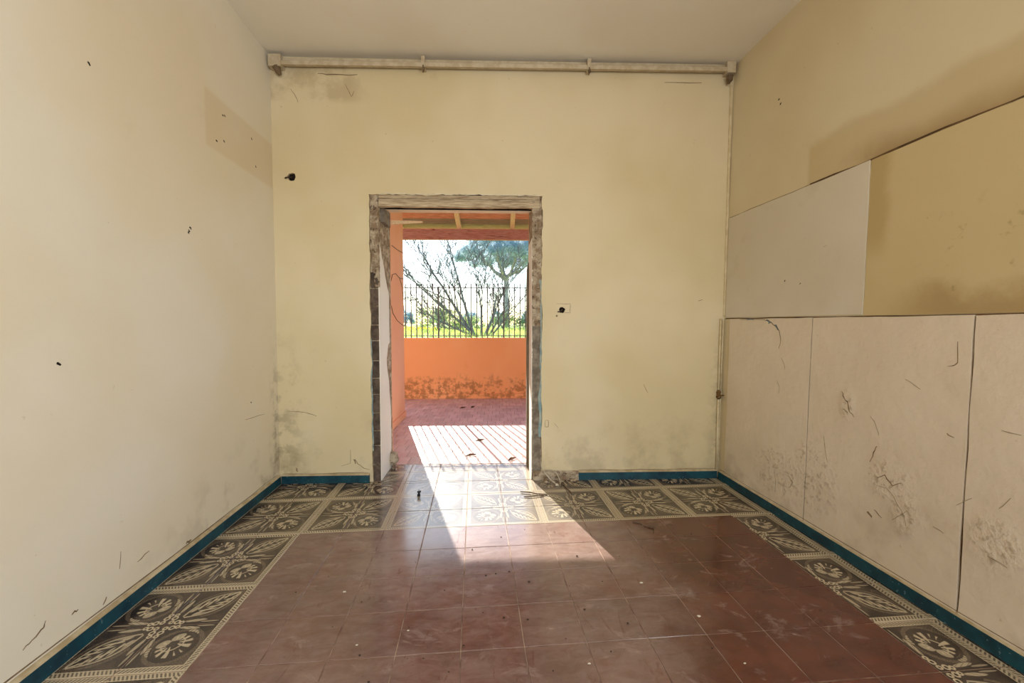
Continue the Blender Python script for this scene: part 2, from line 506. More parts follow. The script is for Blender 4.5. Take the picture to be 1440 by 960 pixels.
# ------------------------------------------------------------------ mesh helpers
class MB:
    def __init__(self):
        self.v, self.f, self.mi, self.uv = [], [], [], None
    def vert(self, p):
        self.v.append(Vector(p)); return len(self.v) - 1
    def face(self, pts, mi=0):
        i = [self.vert(p) for p in pts]
        self.f.append(i); self.mi.append(mi)
    def idx(self, i, mi=0):
        self.f.append(list(i)); self.mi.append(mi)
    def hexa(self, a, b, mi=0):
        """a, b: two rings of equal length, joined and capped"""
        n = len(a)
        ia = [self.vert(p) for p in a]; ib = [self.vert(p) for p in b]
        self.idx(ia[::-1], mi); self.idx(ib, mi)
        for k in range(n):
            j = (k + 1) % n
            self.idx((ia[k], ia[j], ib[j], ib[k]), mi)
    def box(self, lo, hi, fn=None, mi=0):
        x0, y0, z0 = lo; x1, y1, z1 = hi
        a = [(x0, y0, z0), (x1, y0, z0), (x1, y1, z0), (x0, y1, z0)]
        b = [(x0, y0, z1), (x1, y0, z1), (x1, y1, z1), (x0, y1, z1)]
        if fn:
            a = [fn(*p) for p in a]; b = [fn(*p) for p in b]
        self.hexa(a, b, mi)
    def tube(self, pts, rad, n=6, mi=0, cap=True):
        pts = [Vector(p) for p in pts]
        rings = []
        for k, p in enumerate(pts):
            if k == 0: d = pts[1] - p
            elif k == len(pts) - 1: d = p - pts[k - 1]
            else: d = pts[k + 1] - pts[k - 1]
            d.normalize()
            u = d.cross(Vector((0, 0, 1)) if abs(d.z) < 0.9 else Vector((1, 0, 0))).normalized()
            w = d.cross(u)
            r = rad[k] if isinstance(rad, (list, tuple)) else rad
            rings.append([self.vert(p + (u * math.cos(2 * PI * j / n) + w * math.sin(2 * PI * j / n)) * r) for j in range(n)])
        for a, b in zip(rings[:-1], rings[1:]):
            for j in range(n):
                self.idx((a[j], a[(j + 1) % n], b[(j + 1) % n], b[j]), mi)
        if cap:
            self.idx(rings[0][::-1], mi); self.idx(rings[-1], mi)
    def build(self, name, mats, parent=None, org=None, smooth=False):
        o = Vector(org) if org is not None else (Vector(parent['_o']) if parent is not None and '_o' in parent else Vector((0, 0, 0)))
        me = bpy.data.meshes.new(name)
        me.from_pydata([tuple(p - o) for p in self.v], [], self.f)
        if not isinstance(mats, (list, tuple)): mats = [mats]
        for m in mats: me.materials.append(MATS[m])
        me.polygons.foreach_set('material_index', self.mi)
        if smooth:
            me.polygons.foreach_set('use_smooth', [True] * len(self.f))
        me.update()
        ob = bpy.data.objects.new(name, me)
        COL.objects.link(ob)
        if parent is not None:
            ob.parent = parent
        else:
            ob.location = o
        ORG[ob.name] = o
        return ob
ORG = {}
class Root(dict):
    pass
def empty(name, loc):
    e = bpy.data.objects.new(name, None)
    COL.objects.link(e)
    e.location = loc
    e.empty_display_size = 0.1
    return e
def build(mb, name, mats, parent=None, org=None, smooth=False):
    if parent is not None:
        # children share the frame of their parent
        p = parent; o = Vector((0, 0, 0))
        while p is not None:
            o += Vector(p.location); p = p.parent
        return mb.build(name, mats, parent, o, smooth)
    return mb.build(name, mats, None, org, smooth)
def tag(o, label, cat, group=None):
    o['label'] = label; o['category'] = cat
    if group: o['group'] = group
    return o
def struct(o, label=None, cat=None):
    o['kind'] = 'structure'
    if label: o['label'] = label
    if cat: o['category'] = cat
    return o
def jag(x, seed, amp, f=14.0):
    return amp * (noise.noise((x * f, seed * 7.3, 0.4)) * 1.0 + noise.noise((x * f * 3.1, seed * 3.7, 2.2)) * 0.55)
R = random.Random(7)

# ------------------------------------------------------------------ room shell
H = 3.31
XL = -1.555
YR = -3.0
def xr(z): return 2.0 + 0.0175 * z
def RW(y, z, d=0.0): return Vector((xr(z) - d, y, z))       # a point on the (slightly leaning) right wall
def LW(y, z, d=0.0): return Vector((XL + d, y, z))
def yb(x): return OY + (x - OX) * (EY / EX)                  # far wall line

# floor bed
mb = MB()
fl = [(XL - .3, YR - .3), (2.4, YR - .3), (2.4, yb(2.4)), (XL - .3, yb(XL - .3))]
mb.hexa([(x, y, -0.12) for x, y in fl], [(x, y, -0.0022) for x, y in fl])
dr = [W(0.70, 0, 0), W(2.09, 0, 0), W(2.09, 0.405, 0), W(0.70, 0.405, 0)]
mb.hexa([(p.x, p.y, -0.12) for p in dr], [(p.x, p.y, -0.0022) for p in dr])
floor = build(mb, 'floor', 'grout')
struct(floor, 'tiled floor with a red field inside a dark printed border', 'floor')

S = 0.25
GX, GY = -0.06, 2.573
GAP = 0.002
def clip(poly, a, b, c):
    """keep a*x + b*y <= c"""
    out = []
    for i in range(len(poly)):
        p, q = poly[i], poly[(i + 1) % len(poly)]
        dp, dq = a * p[0] + b * p[1] - c, a * q[0] + b * q[1] - c
        if dp <= 0: out.append(p)
        if (dp < 0 < dq) or (dq < 0 < dp):
            k = dp / (dp - dq)
            out.append((p[0] + (q[0] - p[0]) * k, p[1] + (q[1] - p[1]) * k))
    return out
def area(poly):
    return 0.5 * sum(poly[i][0] * poly[(i + 1) % len(poly)][1] - poly[(i + 1) % len(poly)][0] * poly[i][1] for i in range(len(poly)))
def tile_mesh(name, poly, mat, uvf=None):
    """poly in local coordinates (ccw); a slab with a small chamfer"""
    cx = sum(p[0] for p in poly) / len(poly); cy = sum(p[1] for p in poly) / len(poly)
    k = 0.9915
    top = [(cx + (x - cx) * k, cy + (y - cy) * k, 0.0) for x, y in poly]
    mid = [(x, y, -0.0012) for x, y in poly]
    bot = [(x, y, -0.009) for x, y in poly]
    n = len(poly)
    vs_ = top + mid + bot
    fs = [list(range(n))]
    for r in (0, n):
        for i in range(n):
            j = (i + 1) % n
            fs.append([r + j, r + i, r + n + i, r + n + j])
    me = bpy.data.meshes.new(name)
    me.from_pydata(vs_, [], fs)
    me.materials.append(MATS[mat])
    if uvf:
        uvl = me.uv_layers.new(name='print')
        for l in me.loops:
            c = vs_[l.vertex_index]
            uvl.data[l.index].uv = uvf(c[0], c[1])
    me.update()
    return me
_cache = {}
def put_tile(name, me, x, y, z, parent, tilt=0.0011):
    o = bpy.data.objects.new(name, me)
    COL.objects.link(o)
    o.parent = parent
    o.location = (x, y, z)
    o.rotation_euler = (R.uniform(-tilt, tilt), R.uniform(-tilt, tilt), 0)
    return o
h2 = S / 2 - GAP
FULL = [(-h2, -h2), (h2, -h2), (h2, h2), (-h2, h2)]
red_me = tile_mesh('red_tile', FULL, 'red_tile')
def decor_kind(kx, ky):
    """column kx (tile from GX+kx*S), row ky; which quadrant of its medallion"""
    right = (kx % 2 != 0)        # medallion centres sit on odd lines
    upper = (ky % 2 != 0)
    left_half = GX + kx * S < -0.3
    if left_half: circ = (right != upper)
    else: circ = (right == upper)
    return right, upper, ('decor_circle' if circ else 'decor_leaf')
def decor_tile(kx, ky, halfs, name='printed_tile'):
    right, upper, m = decor_kind(kx, ky)
    cx, cy = GX + (kx + .5) * S, GY + (ky + .5) * S
    poly = [(cx + x, cy + y) for x, y in FULL]
    for hpl in halfs:
        poly = clip(poly, *hpl)
        if len(poly) < 3: return
    if abs(area(poly)) < 0.0006: return
    poly = [(x - cx, y - cy) for x, y in poly]
    sx, sy = (1 if right else -1), (1 if upper else -1)
    def uvf(x, y):
        return (0.5 + sx * x / S, 0.5 + sy * y / S)
    key = None
    if abs(abs(area(poly)) - (2 * h2) ** 2) < 1e-6:
        key = (right, upper, m)
    if key and key in _cache: me = _cache[key]
    else:
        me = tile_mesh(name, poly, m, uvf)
        if key: _cache[key] = me
    put_tile(name, me, cx, cy, R.uniform(-.0004, .0004), floor)
nrm = (NX, NY, NX * OX + NY * OY)
ROOM = [(-1, 0, 1.537), (1, 0, 1.992), (NX, NY, nrm[2] - 0.001)]
def half_st(a, s0):     # s <= s0 (a=1) or s >= s0 (a=-1)
    return (a * EX, a * EY, a * (s0 + EX * OX + EY * OY))
DOOR = [half_st(1, 2.003), half_st(-1, 0.79), (-NX, -NY, -(nrm[2] + 0.003)), (NX, NY, nrm[2] + 0.400)]
ROWS0 = -13
for ky in range(ROWS0, 5):
    for kx in range(-7, 10):
        if -4 <= kx < 7 and ky < 0:
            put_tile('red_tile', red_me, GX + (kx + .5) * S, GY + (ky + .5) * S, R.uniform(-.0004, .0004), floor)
        else:
            decor_tile(kx, ky, ROOM)
            if ky >= 2: decor_tile(kx, ky, DOOR)

# ceiling
mb = MB()
mb.hexa([(XL - .2, YR - .2, H), (2.4, YR - .2, H), (2.4, yb(2.4) + .2, H), (XL - .2, yb(XL) + .2, H)],
        [(XL - .2, YR - .2, H + .2), (2.4, YR - .2, H + .2), (2.4, yb(2.4) + .2, H + .2), (XL - .2, yb(XL) + .2, H + .2)])
struct(build(mb, 'ceiling', 'ceiling_plaster'), 'plain off-white plastered ceiling', 'ceiling')

# left wall
mb = MB()
mb.hexa([LW(YR, 0), LW(yb(XL), 0), LW(yb(XL), 0, -.25), LW(YR, 0, -.25)],
        [LW(YR, H), LW(yb(XL), H), LW(yb(XL), H, -.25), LW(YR, H, -.25)])
wall_left = struct(build(mb, 'wall_left', 'left_plaster'), 'smooth cream plastered wall with nail holes and a blue skirting', 'wall')
# right wall
mb = MB()
yc = yb(2.0)
sy0, sy1, sz0, sz1 = -0.5, -2.5, 0.8, 2.7  # added opening for the side fill light
for a, b, c, d in ((yc, sy0, 0, H), (sy1, YR, 0, H), (sy0, sy1, 0, sz0), (sy0, sy1, sz1, H)):
    mb.hexa([RW(a, c), RW(b, c), RW(b, c, -.3), RW(a, c, -.3)], [RW(a, d), RW(b, d), RW(b, d, -.3), RW(a, d, -.3)])
wall_right = struct(build(mb, 'wall_right', 'right_plaster'), 'cream wall with bare plaster panels and brown stains', 'wall')
# wall behind the camera with an added window opening
mb = MB()
wx0, wx1, wz0, wz1 = -0.9, 1.8, 0.7, 2.8
for a, b, c, d in ((XL - .25, wx0, 0, H), (wx1, 2.4, 0, H), (wx0, wx1, 0, wz0), (wx0, wx1, wz1, H)):
    mb.box((a, YR - .25, c), (b, YR, d))
struct(build(mb, 'wall_rear', 'left_plaster'), 'cream wall with an added wide window opening opposite the doorway', 'wall')
mb = MB()  # added frame, a stand-in for an unseen light source
for a, b, c, d in ((wx0, wx0 + .06, wz0, wz1), (wx1 - .06, wx1, wz0, wz1), (wx0, wx1, wz0, wz0 + .06), (wx0, wx1, wz1 - .06, wz1), (.43, .49, wz0, wz1)):
    mb.box((a, YR - .18, c), (b, YR - .12, d))
struct(build(mb, 'added_window_1', 'rail_paint'), 'added wide window frame round the rear fill light', 'window')

mb = MB()  # added frame at the side opening, likewise a stand-in
for a, b, c, d in ((sy0 - .06, sy0, sz0, sz1), (sy1, sy1 + .06, sz0, sz1), (sy1, sy0, sz0, sz0 + .06), (sy1, sy0, sz1 - .06, sz1), (-1.53, -1.47, sz0, sz1)):
    mb.box((2.18, a, c), (2.24, b, d))
struct(build(mb, 'added_window_2', 'rail_paint'), 'added window frame round the side fill light', 'window')

# ------------------------------------------------------------------ far wall: plaster skin over masonry
TH = 0.02
SL, SR, ZT = 0.722, 2.082, 2.281
mb = MB()
def ed_l(z): return SL + jag(z, 1, 0.010, 9)
def ed_r(z): return SR + jag(z, 2, 0.010, 9)
def ed_t(s): return ZT + jag(s, 3, 0.010, 9)
S0, S1 = -0.03, 3.62
def quad(s0, s1, z0, z1):
    mb.face([W(s0, 0, z0), W(s1, 0, z0), W(s1, 0, z1), W(s0, 0, z1)])
def holed(s0, s1, z0, z1, hs, hz, r, seed):
    """rectangle with an irregular round hole"""
    q = r * 2.0
    quad(s0, s1, z0, hz - q); quad(s0, s1, hz + q, z1)
    quad(s0, hs - q, hz - q, hz + q); quad(hs + q, s1, hz - q, hz + q)
    n = 24
    rim, sqr, deep = [], [], []
    for k in range(n):
        a = 2 * PI * k / n
        c, s_ = math.cos(a), math.sin(a)
        rr = r * (1 + 0.28 * noise.noise((c * 2, s_ * 2, seed)))
        m = q / max(abs(c), abs(s_))
        rim.append((hs + c * rr, hz + s_ * rr)); sqr.append((hs + c * m, hz + s_ * m))
    for k in range(n):
        j = (k + 1) % n
        a, b, c, d = rim[k], sqr[k], sqr[j], rim[j]
        mb.face([W(a[0], 0, a[1]), W(b[0], 0, b[1]), W(c[0], 0, c[1]), W(d[0], 0, d[1])])
        mb.face([W(a[0], 0, a[1]), W(d[0], 0, d[1]), W(d[0], TH, d[1]), W(a[0], TH, a[1])], 1)
holed(S0, 0.62, 0, H, 0.135, 2.405, 0.030, 1.0)
holed(2.19, S1, 0, H, 2.245, 1.380, 0.024, 2.0)
NZ = 120
for k in range(NZ):                                       # torn edges at both sides of the opening
    z0, z1 = k * ZT / NZ, (k + 1) * ZT / NZ
    for ed, s in ((ed_l, 0.62), (ed_r, 2.19)):
        a, b = ed(z0), ed(z1)
        mb.face([W(s, 0, z0), W(a, 0, z0), W(b, 0, z1), W(s, 0, z1)] if s < 1 else [W(a, 0, z0), W(s, 0, z0), W(s, 0, z1), W(b, 0, z1)])
        mb.face([W(a, 0, z0), W(a, TH, z0), W(b, TH, z1), W(b, 0, z1)], 1)
quad(0.62, ed_l(ZT), ZT, H); quad(ed_r(ZT), 2.19, ZT, H)
NS = 100
sa, sb = ed_l(ZT), ed_r(ZT)
for k in range(NS):
    s0, s1 = sa + (sb - sa) * k / NS, sa + (sb - sa) * (k + 1) / NS
    z0 = max(ed_t(s0), ZT - .012) if 0 < k else ZT; z1 = max(ed_t(s1), ZT - .012) if k < NS - 1 else ZT
    mb.face([W(s0, 0, z0), W(s1, 0, z1), W(s1, 0, H), W(s0, 0, H)])
    mb.face([W(s0, 0, z0), W(s0, TH, z0), W(s1, TH, z1), W(s1, 0, z1)], 1)
wall_back = build(mb, 'wall_back', ['back_plaster', 'mortar'])
struct(wall_back, 'cream end wall around the stripped doorway', 'wall')
# masonry core
JL, JR, ZL = 0.782, 2.006, 2.2
mb = MB()
mb.box((-.3, TH, 0), (JL, .40, H + .1), W)
mb.box((JR, TH, 0), (3.9, .40, H + .1), W)
# lintel with a rising underside
a = [W(JL, .13, 2.206), W(JR, .13, 2.206), W(JR, .40, 2.250), W(JL, .40, 2.250)]
b = [W(JL, .13, H + .1), W(JR, .13, H + .1), W(JR, .40, H + .1), W(JL, .40, H + .1)]
mb.hexa(a, b)
build(mb, 'masonry', 'rubble', wall_back)
mb = MB()
a = [W(JL, .128, 2.196), W(JR, .128, 2.194), W(JR, .402, 2.246), W(JL, .402, 2.246)]
b = [W(JL, .128, 2.2065), W(JR, .128, 2.2065), W(JR, .402, 2.252), W(JL, .402, 2.252)]
mb.hexa(a, b)
build(mb, 'soffit', 'soffit_render', wall_back)
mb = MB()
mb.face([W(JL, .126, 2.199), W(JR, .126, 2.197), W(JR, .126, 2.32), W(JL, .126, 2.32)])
build(mb, 'lintel_gap_shade', 'hole_dark', wall_back)  # dark sheet painting the shade behind the lintel boards
# outer render of the house wall
mb = MB()
for a, b, c, d in ((-1.6, JL, 0, 3.3), (JR, 5.2, 0, 3.3), (JL, JR, 2.256, 3.3)):
    mb.box((a, .401, c), (b, .42, d), W)
build(mb, 'outer_render', 'salmon_plaster', wall_back)

def rough_patch(name, s0, s1, z0, z1, t0, amp, mat, parent, ns=8, nz_=60, seed=1.0, el=None, er=None):
    mb = MB()
    g = []
    for i in range(nz_ + 1):
        z = z0 + (z1 - z0) * i / nz_
        a = el(z) if el else s0; b = er(z) if er else s1
        row = []
        for j in range(ns + 1):
            s = a + (b - a) * j / ns
            dd = amp * (noise.noise((s * 38, z * 38, seed)) + 0.6 * noise.noise((s * 90, z * 90, seed + 3)))
            row.append(mb.vert(W(s, t0 - dd, z)))
        g.append(row)
    for i in range(nz_):
        for j in range(ns):
            mb.idx((g[i][j], g[i][j + 1], g[i + 1][j + 1], g[i + 1][j]))
    # skirt back to the core
    for j in (0, ns):
        for i in range(nz_):
            p, q = mb.v[g[i][j]], mb.v[g[i + 1][j]]
            back = DV(0, 0.03, 0)
            mb.face([p, q, q + back, p + back])
    return build(mb, name, mat, parent)
# rubble at the upper left of the opening, tapering down beside the reveal
rough_patch('rubble', SL, 0.79, 1.56, 2.285, 0.012, 0.011, 'rubble', wall_back, 10, 90, 1.0,
            el=lambda z: SL + 0.004 + max(0.0, (1.9 - z)) * 0.10, er=lambda z: 0.79)
# grey torn render at the right of the opening
rough_patch('torn_render', 2.006, 2.075, 0.0, 1.25, 0.014, 0.006, 'grey_render', wall_back, 8, 110, 5.0)
rough_patch('rubble', 2.004, 2.085, 1.25, 2.285, 0.012, 0.010, 'rubble', wall_back, 9, 100, 8.0)
rough_patch('old_paint', 2.062, 2.083, 0.35, 1.62, 0.006, 0.001, 'pale_blue_paint', wall_back, 3, 100, 11.0,
            el=lambda z: 2.066 + jag(z, 9, 0.014, 6))
rough_patch('old_paint', 0.718, 0.736, 0.25, 1.15, 0.006, 0.001, 'pale_blue_paint', wall_back, 3, 100, 14.0,
            er=lambda z: 0.729 + jag(z, 12, 0.010, 8))
# bare bricks at the left of the opening
z = 0.0
hs = [0.135, 0.155, 0.12, 0.145, 0.15, 0.13, 0.14, 0.16, 0.125, 0.15, 0.14, 0.13]
for hh in hs:
    if z + hh > 1.72: break
    mb = MB()
    d0, d1 = R.uniform(-.004, .003), R.uniform(-.004, .003)
    mb.hexa([W(.724 + R.uniform(0, .006), .012 + d0, z + .004), W(.781, .012 + d1, z + .004), W(.781, .06, z + .004), W(.724, .06, z + .004)],
            [W(.724 + R.uniform(0, .006), .012 + d1, z + hh - .004), W(.781, .012 + d0, z + hh - .004), W(.781, .06, z + hh - .004), W(.724, .06, z + hh - .004)])
    build(mb, 'brick', 'brick_grey', wall_back)
    z += hh
# white reveals of the opening
mb = MB()
def rev_out(z):
    if z > 1.52: t = 0.33 - (z - 1.52) * 0.68
    elif 1.1 < z: t = 0.335
    else: t = 0.30 + 0.05 * max(0, min(1, (0.75 - z) / 0.2)) - 0.06 * math.exp(-((z - 0.95) / 0.12) ** 2)
    return max(0.03, t + jag(z, 21, 0.012, 8))
NR = 110; ztop = 1.93
for k in range(NR):
    z0, z1 = ztop * k / NR, ztop * (k + 1) / NR
    a, b = rev_out(z0), rev_out(z1)
    mb.face([W(.7885, .024, z0), W(.784, a, z0), W(.784, b, z1), W(.7885, .024, z1)])
    mb.face([W(.784, a, z0), W(.778, a, z0), W(.778, b, z1), W(.784, b, z1)])
    mb.face([W(.778, .024, z0), W(.7885, .024, z0), W(.7885, .024, z1), W(.778, .024, z1)])
build(mb, 'reveal_plaster', 'white_plaster', wall_back)
mb = MB()
for k in range(60):
    z0, z1 = 1.95 * k / 60, 1.95 * (k + 1) / 60
    a, b = .385 + jag(z0, 25, .01), .385 + jag(z1, 25, .01)
    mb.face([W(2.001, .016, z0), W(2.001, .016, z1), W(2.001, b, z1), W(2.001, a, z0)])
    mb.face([W(2.001, .016, z0), W(2.008, .016, z0), W(2.008, .016, z1), W(2.001, .016, z1)])
build(mb, 'reveal_plaster', 'white_plaster', wall_back)
# weathered lintel boards across the head of the opening
for z0, z1, t0 in ((2.187, 2.226, .004), (2.227, 2.252, .012), (2.253, 2.280, .007)):
    mb = MB()
    n = 40
    for k in range(n):
        s0, s1 = .795 + (2.062 - .795) * k / n, .795 + (2.062 - .795) * (k + 1) / n
        if z0 < 2.19:
            za, zb = z0 + jag(s0, 31, .006, 5), z0 + jag(s1, 31, .006, 5)
        else:
            za = zb = z0
        mb.hexa([W(s0, t0, za), W(s1, t0, zb), W(s1, .045, zb), W(s0, .045, za)],
                [W(s0, t0, z1), W(s1, t0, z1), W(s1, .045, z1), W(s0, .045, z1)])
    build(mb, 'lintel_board', 'weathered_wood', wall_back)
# broken batten left in the outer corner of the opening
mb = MB()
mb.hexa([W(.70, .44, 2.148), W(.70, .47, 2.148), W(.70, .47, 2.190), W(.70, .44, 2.190)],
        [W(1.06, .44, 2.170), W(1.06, .46, 2.170), W(1.06, .46, 2.182), W(1.06, .44, 2.182)])
tag(build(mb, 'broken_batten', 'pale_wood', None, W(.70, .44, 2.15)), 'broken pale wooden batten sticking out at the doorway head', 'batten')
# bracket block by the batten
mb = MB()
mb.box((.782, .10, 2.09), (.812, .30, 2.21), W)
build(mb, 'frame_stub', 'grey_render', wall_back)
# remnant of the old door frame
mb = MB()
prof = [(0.0, 1.0), (0.6, 1.0), (1.2, 1.0), (1.62, 1.0), (1.74, 0.9), (1.80, 0.35)]
rings = []
for z, k in prof:
    s0 = 1.982 + (1 - k) * .018
    rings.append([W(s0, .30, z), W(2.000, .30, z), W(2.000, .30 + .07 * k, z), W(s0, .30 + .07 * k, z)])
for a, b in zip(rings[:-1], rings[1:]):
    mb.hexa(a, b)
tag(build(mb, 'door_post', 'frame_wood', None, W(1.99, .335, 0)), 'splintered grey wooden post left of the old door frame', 'post')
# holes in the plaster: dark discs painting the shade of the cavities, and their cable stubs
for hs_, hz_, r in ((.135, 2.405, .04), (2.245, 1.38, .032)):
    mb = MB()
    c = mb.vert(W(hs_, TH - .001, hz_))
    ring = [mb.vert(W(hs_ + math.cos(2 * PI * k / 14) * r, TH - .002, hz_ + math.sin(2 * PI * k / 14) * r)) for k in range(14)]
    for k in range(14): mb.idx((c, ring[k], ring[(k + 1) % 14]))
    build(mb, 'cable_hole_shade', 'hole_dark', wall_back)
mb = MB()
mb.tube([W(.130, .015, 2.408), W(.118, -.006, 2.400), W(.100, -.014, 2.396), W(.088, -.006, 2.394)], .006, 6)
tag(build(mb, 'cable_stub', 'cable_dark', None, W(.13, 0, 2.40)), 'short dark cable stub sticking out of the wall hole under the curtain rail', 'cable')
mb = MB()
mb.tube([W(2.25, .015, 1.385), W(2.235, -.008, 1.372), W(2.222, -.010, 1.366), W(2.21, -.003, 1.366)], .0055, 6)
tag(build(mb, 'cable_stub', 'cable_dark', None, W(2.24, 0, 1.37)), 'short dark cable stub in the wall hole beside the doorway', 'cable')

# ------------------------------------------------------------------ right wall: slabs of old plaster
def slab(name, y0, y1, z0, z1, thick, mat, seed, wob=0.004):
    """y0 > y1 (far to near); slightly wavy edges"""
    mb = MB()
    n = 16
    top = [(y0 + (y1 - y0) * k / n, z1 + jag(k * .11, seed, wob, 3)) for k in range(n + 1)]
    rt = [(y1 + jag(k * .11, seed + 1, wob, 3), z1 + (z0 - z1) * k / n) for k in range(1, n)]
    bt = [(y1 + (y0 - y1) * k / n, z0) for k in range(n + 1)]
    lf = [(y0 + jag(k * .11, seed + 2, wob, 3), z0 + (z1 - z0) * k / n) for k in range(1, n)]
    ring = top + rt + bt + lf
    mb.hexa([RW(y, z, -.01) for y, z in ring], [RW(y, z, thick) for y, z in ring])
    return build(mb, name, mat, wall_right)
for y0, y1, sd in ((3.135, 2.329, 41), (2.320, 1.515, 44), (1.507, 0.66, 47), (0.65, -0.2, 50)):
    slab('plaster_panel', y0, y1, 0.062, 1.305, 0.010, 'panel_plaster', sd)
slab('plaster_patch', 3.205, 2.010, 1.318, 2.112, 0.005, 'patch_plaster', 60)
slab('painted_patch', 2.004, -0.35, 1.312, 2.112, 0.003, 'yellow_plaster', 63)
def ribbon(fn, pts, w, mat, parent, name='crack', lift=0.0008, taper=True):
    mb = MB()
    n = len(pts)
    pp = []
    for k, (a, b) in enumerate(pts):                     # refine with a little jitter
        if k:
            a0, b0 = pts[k - 1]
            for q in (0.33, 0.66):
                pp.append((a0 + (a - a0) * q + R.uniform(-1, 1) * w * .8, b0 + (b - b0) * q + R.uniform(-1, 1) * w * .8))
        pp.append((a, b))
    pts = pp; n = len(pts)
    L_, Rr = [], []
    for k, (a, b) in enumerate(pts):
        j0, j1 = max(0, k - 1), min(n - 1, k + 1)
        da, db = pts[j1][0] - pts[j0][0], pts[j1][1] - pts[j0][1]
        l = math.hypot(da, db) or 1
        ww = w * (0.35 + 0.65 * math.sin(PI * (k + .5) / n)) / 2 if taper else w / 2
        ww *= R.uniform(.7, 1.2)
        L_.append((a - db / l * ww, b + da / l * ww)); Rr.append((a + db / l * ww, b - da / l * ww))
    for k in range(n - 1):
        q = [L_[k], Rr[k], Rr[k + 1], L_[k + 1]]
        mb.hexa([fn(a, b, lift - .003) for a, b in q], [fn(a, b, lift) for a, b in q])
    return build(mb, name, mat, parent)
def RP(a, b, d): return RW(a, b, .010 + d)
def RU(a, b, d): return RW(a, b, d)
def BP(a, b, d): return W(a, -d, b)
def LP(a, b, d): return LW(a, b, d)
for g in (2.3245, 1.511, .655):                          # dark joints between the panels
    ribbon(RU, [(g, 0.066), (g, .5), (g, .9), (g, 1.30)], 0.009, 'dark_gap', wall_right, 'panel_joint', .002, False)
ribbon(RU, [(3.205, 1.311), (2.7, 1.311), (2.0, 1.309), (1.2, 1.308), (0.3, 1.308), (-.35, 1.308)], .007, 'dark_gap', wall_right, 'ledge_joint', .0035, False)
ribbon(RU, [(2.40, 2.117), (1.9, 2.117), (1.2, 2.117), (.3, 2.117), (-.35, 2.117)], .009, 'dark_gap', wall_right, 'edge_line', .003, False)  # thin dark line along the top edge of the patches
ribbon(RU, [(3.2, 2.117), (2.8, 2.117), (2.40, 2.117)], .004, 'scuff_grey', wall_right, 'edge_line', .003, False)
for pts, w, m in (
    ([(3.007, 1.30), (2.748, 1.299), (2.697, 1.29), (2.627, 1.251), (2.593, 1.223), (2.576, 1.162), (2.592, 1.105)], .006, 'crack_dark'),
    ([(2.72, 1.296), (2.675, 1.279)], .020, 'chip_blue'), ([(2.64, 1.258), (2.60, 1.228)], .022, 'chip_blue'),
    ([(2.93, 1.298), (2.85, 1.298)], .012, 'chip_blue'),
    ([(2.563, 1.045), (2.536, 1.006), (2.527, 0.97)], .004, 'scuff_grey'), ([(2.592, .891), (2.57, .847), (2.574, .808)], .004, 'scuff_grey'),
    ([(1.566, 1.196), (1.562, 1.113), (1.571, 1.097), (1.6, 1.088)], .005, 'crack_dark'),
    ([(2.103, .899), (2.084, .863), (2.061, .84), (2.05, .8), (2.023, .775)], .008, 'crack_dark'),
    ([(2.09, .805), (2.06, .79)], .010, 'scuff_grey'), ([(1.93, .80), (1.909, .779), (1.888, .737), (1.883, .713)], .004, 'scuff_grey'),
    ([(1.887, .658), (1.904, .621), (1.92, .568)], .006, 'crack_dark'), ([(2.204, .623), (2.189, .536), (2.171, .48)], .004, 'scuff_grey'),
    ([(1.585, .803), (1.558, .792)], .006, 'crack_dark'), ([(1.769, 1.01), (1.702, .974)], .005, 'scuff_grey'),
    ([(1.884, .337), (1.843, .313)], .004, 'crack_dark'), ([(1.729, .401), (1.795, .326)], .004, 'scuff_grey'),
    ([(1.396, .561), (1.363, .616)], .004, 'scuff_grey'), ([(1.403, .862), (1.345, .859)], .005, 'scuff_grey'),
    ([(2.583, .294), (2.564, .204), (2.567, .145)], .006, 'scuff_grey'), ([(1.921, .306), (1.897, .291)], .014, 'crack_dark'),
    ([(1.535, .513), (1.483, .565)], .004, 'scuff_grey'), ([(1.617, .382), (1.575, .372)], .006, 'scuff_grey'),
    ([(1.88, .50), (1.84, .53), (1.80, .49), (1.76, .52)], .006, 'crack_dark'), ([(1.88, .46), (1.83, .47), (1.79, .44), (1.74, .37), (1.73, .33)], .006, 'scuff_grey'),
    ([(2.46, .30), (2.42, .27), (2.45, .22)], .008, 'scuff_grey'), ([(1.42, .36), (1.36, .35)], .008, 'scuff_grey')):
    ribbon(RP, pts, w * .75, m, wall_right)
for pts, w in (([(.143, 3.071), (.179, 3.013), (.195, 2.97)], .004), ([(.553, 3.116), (.58, 3.068), (.601, 3.02), (.623, 3.064)], .004),
    ([(.583, .188), (.605, .148), (.655, .112), (.70, .1)], .005), ([(.475, .132), (.548, .154), (.55, .264)], .003),
    ([(.065, .577), (.204, .565), (.287, .536)], .004), ([(2.915, .778), (2.951, .708)], .004), ([(3.355, 1.454), (3.39, 1.466)], .004),
    ([(.588, .148), (.571, .183)], .010), ([(2.189, .463), (2.218, .422)], .003), ([(.12, .12), (.13, .09)], .010),
    ([(2.114, .487), (2.137, .486), (2.137, .434), (2.112, .434), (2.112, .487)], .004), ([(2.20, 1.43), (2.311, 1.43), (2.311, 1.356), (2.242, 1.356)], .003),
    ([(2.205, 1.335), (2.207, 1.328)], .014), ([(.02, .075), (.35, .072), (.69, .074)], .005), ([(2.39, .076), (2.9, .075), (3.54, .076)], .005),
    ([(.35, 3.19), (.45, 3.185), (.65, 3.188)], .008), ([(3.05, 3.175), (3.35, 3.178)], .006)):
    ribbon(BP, pts, w, 'crack_dark', wall_back)
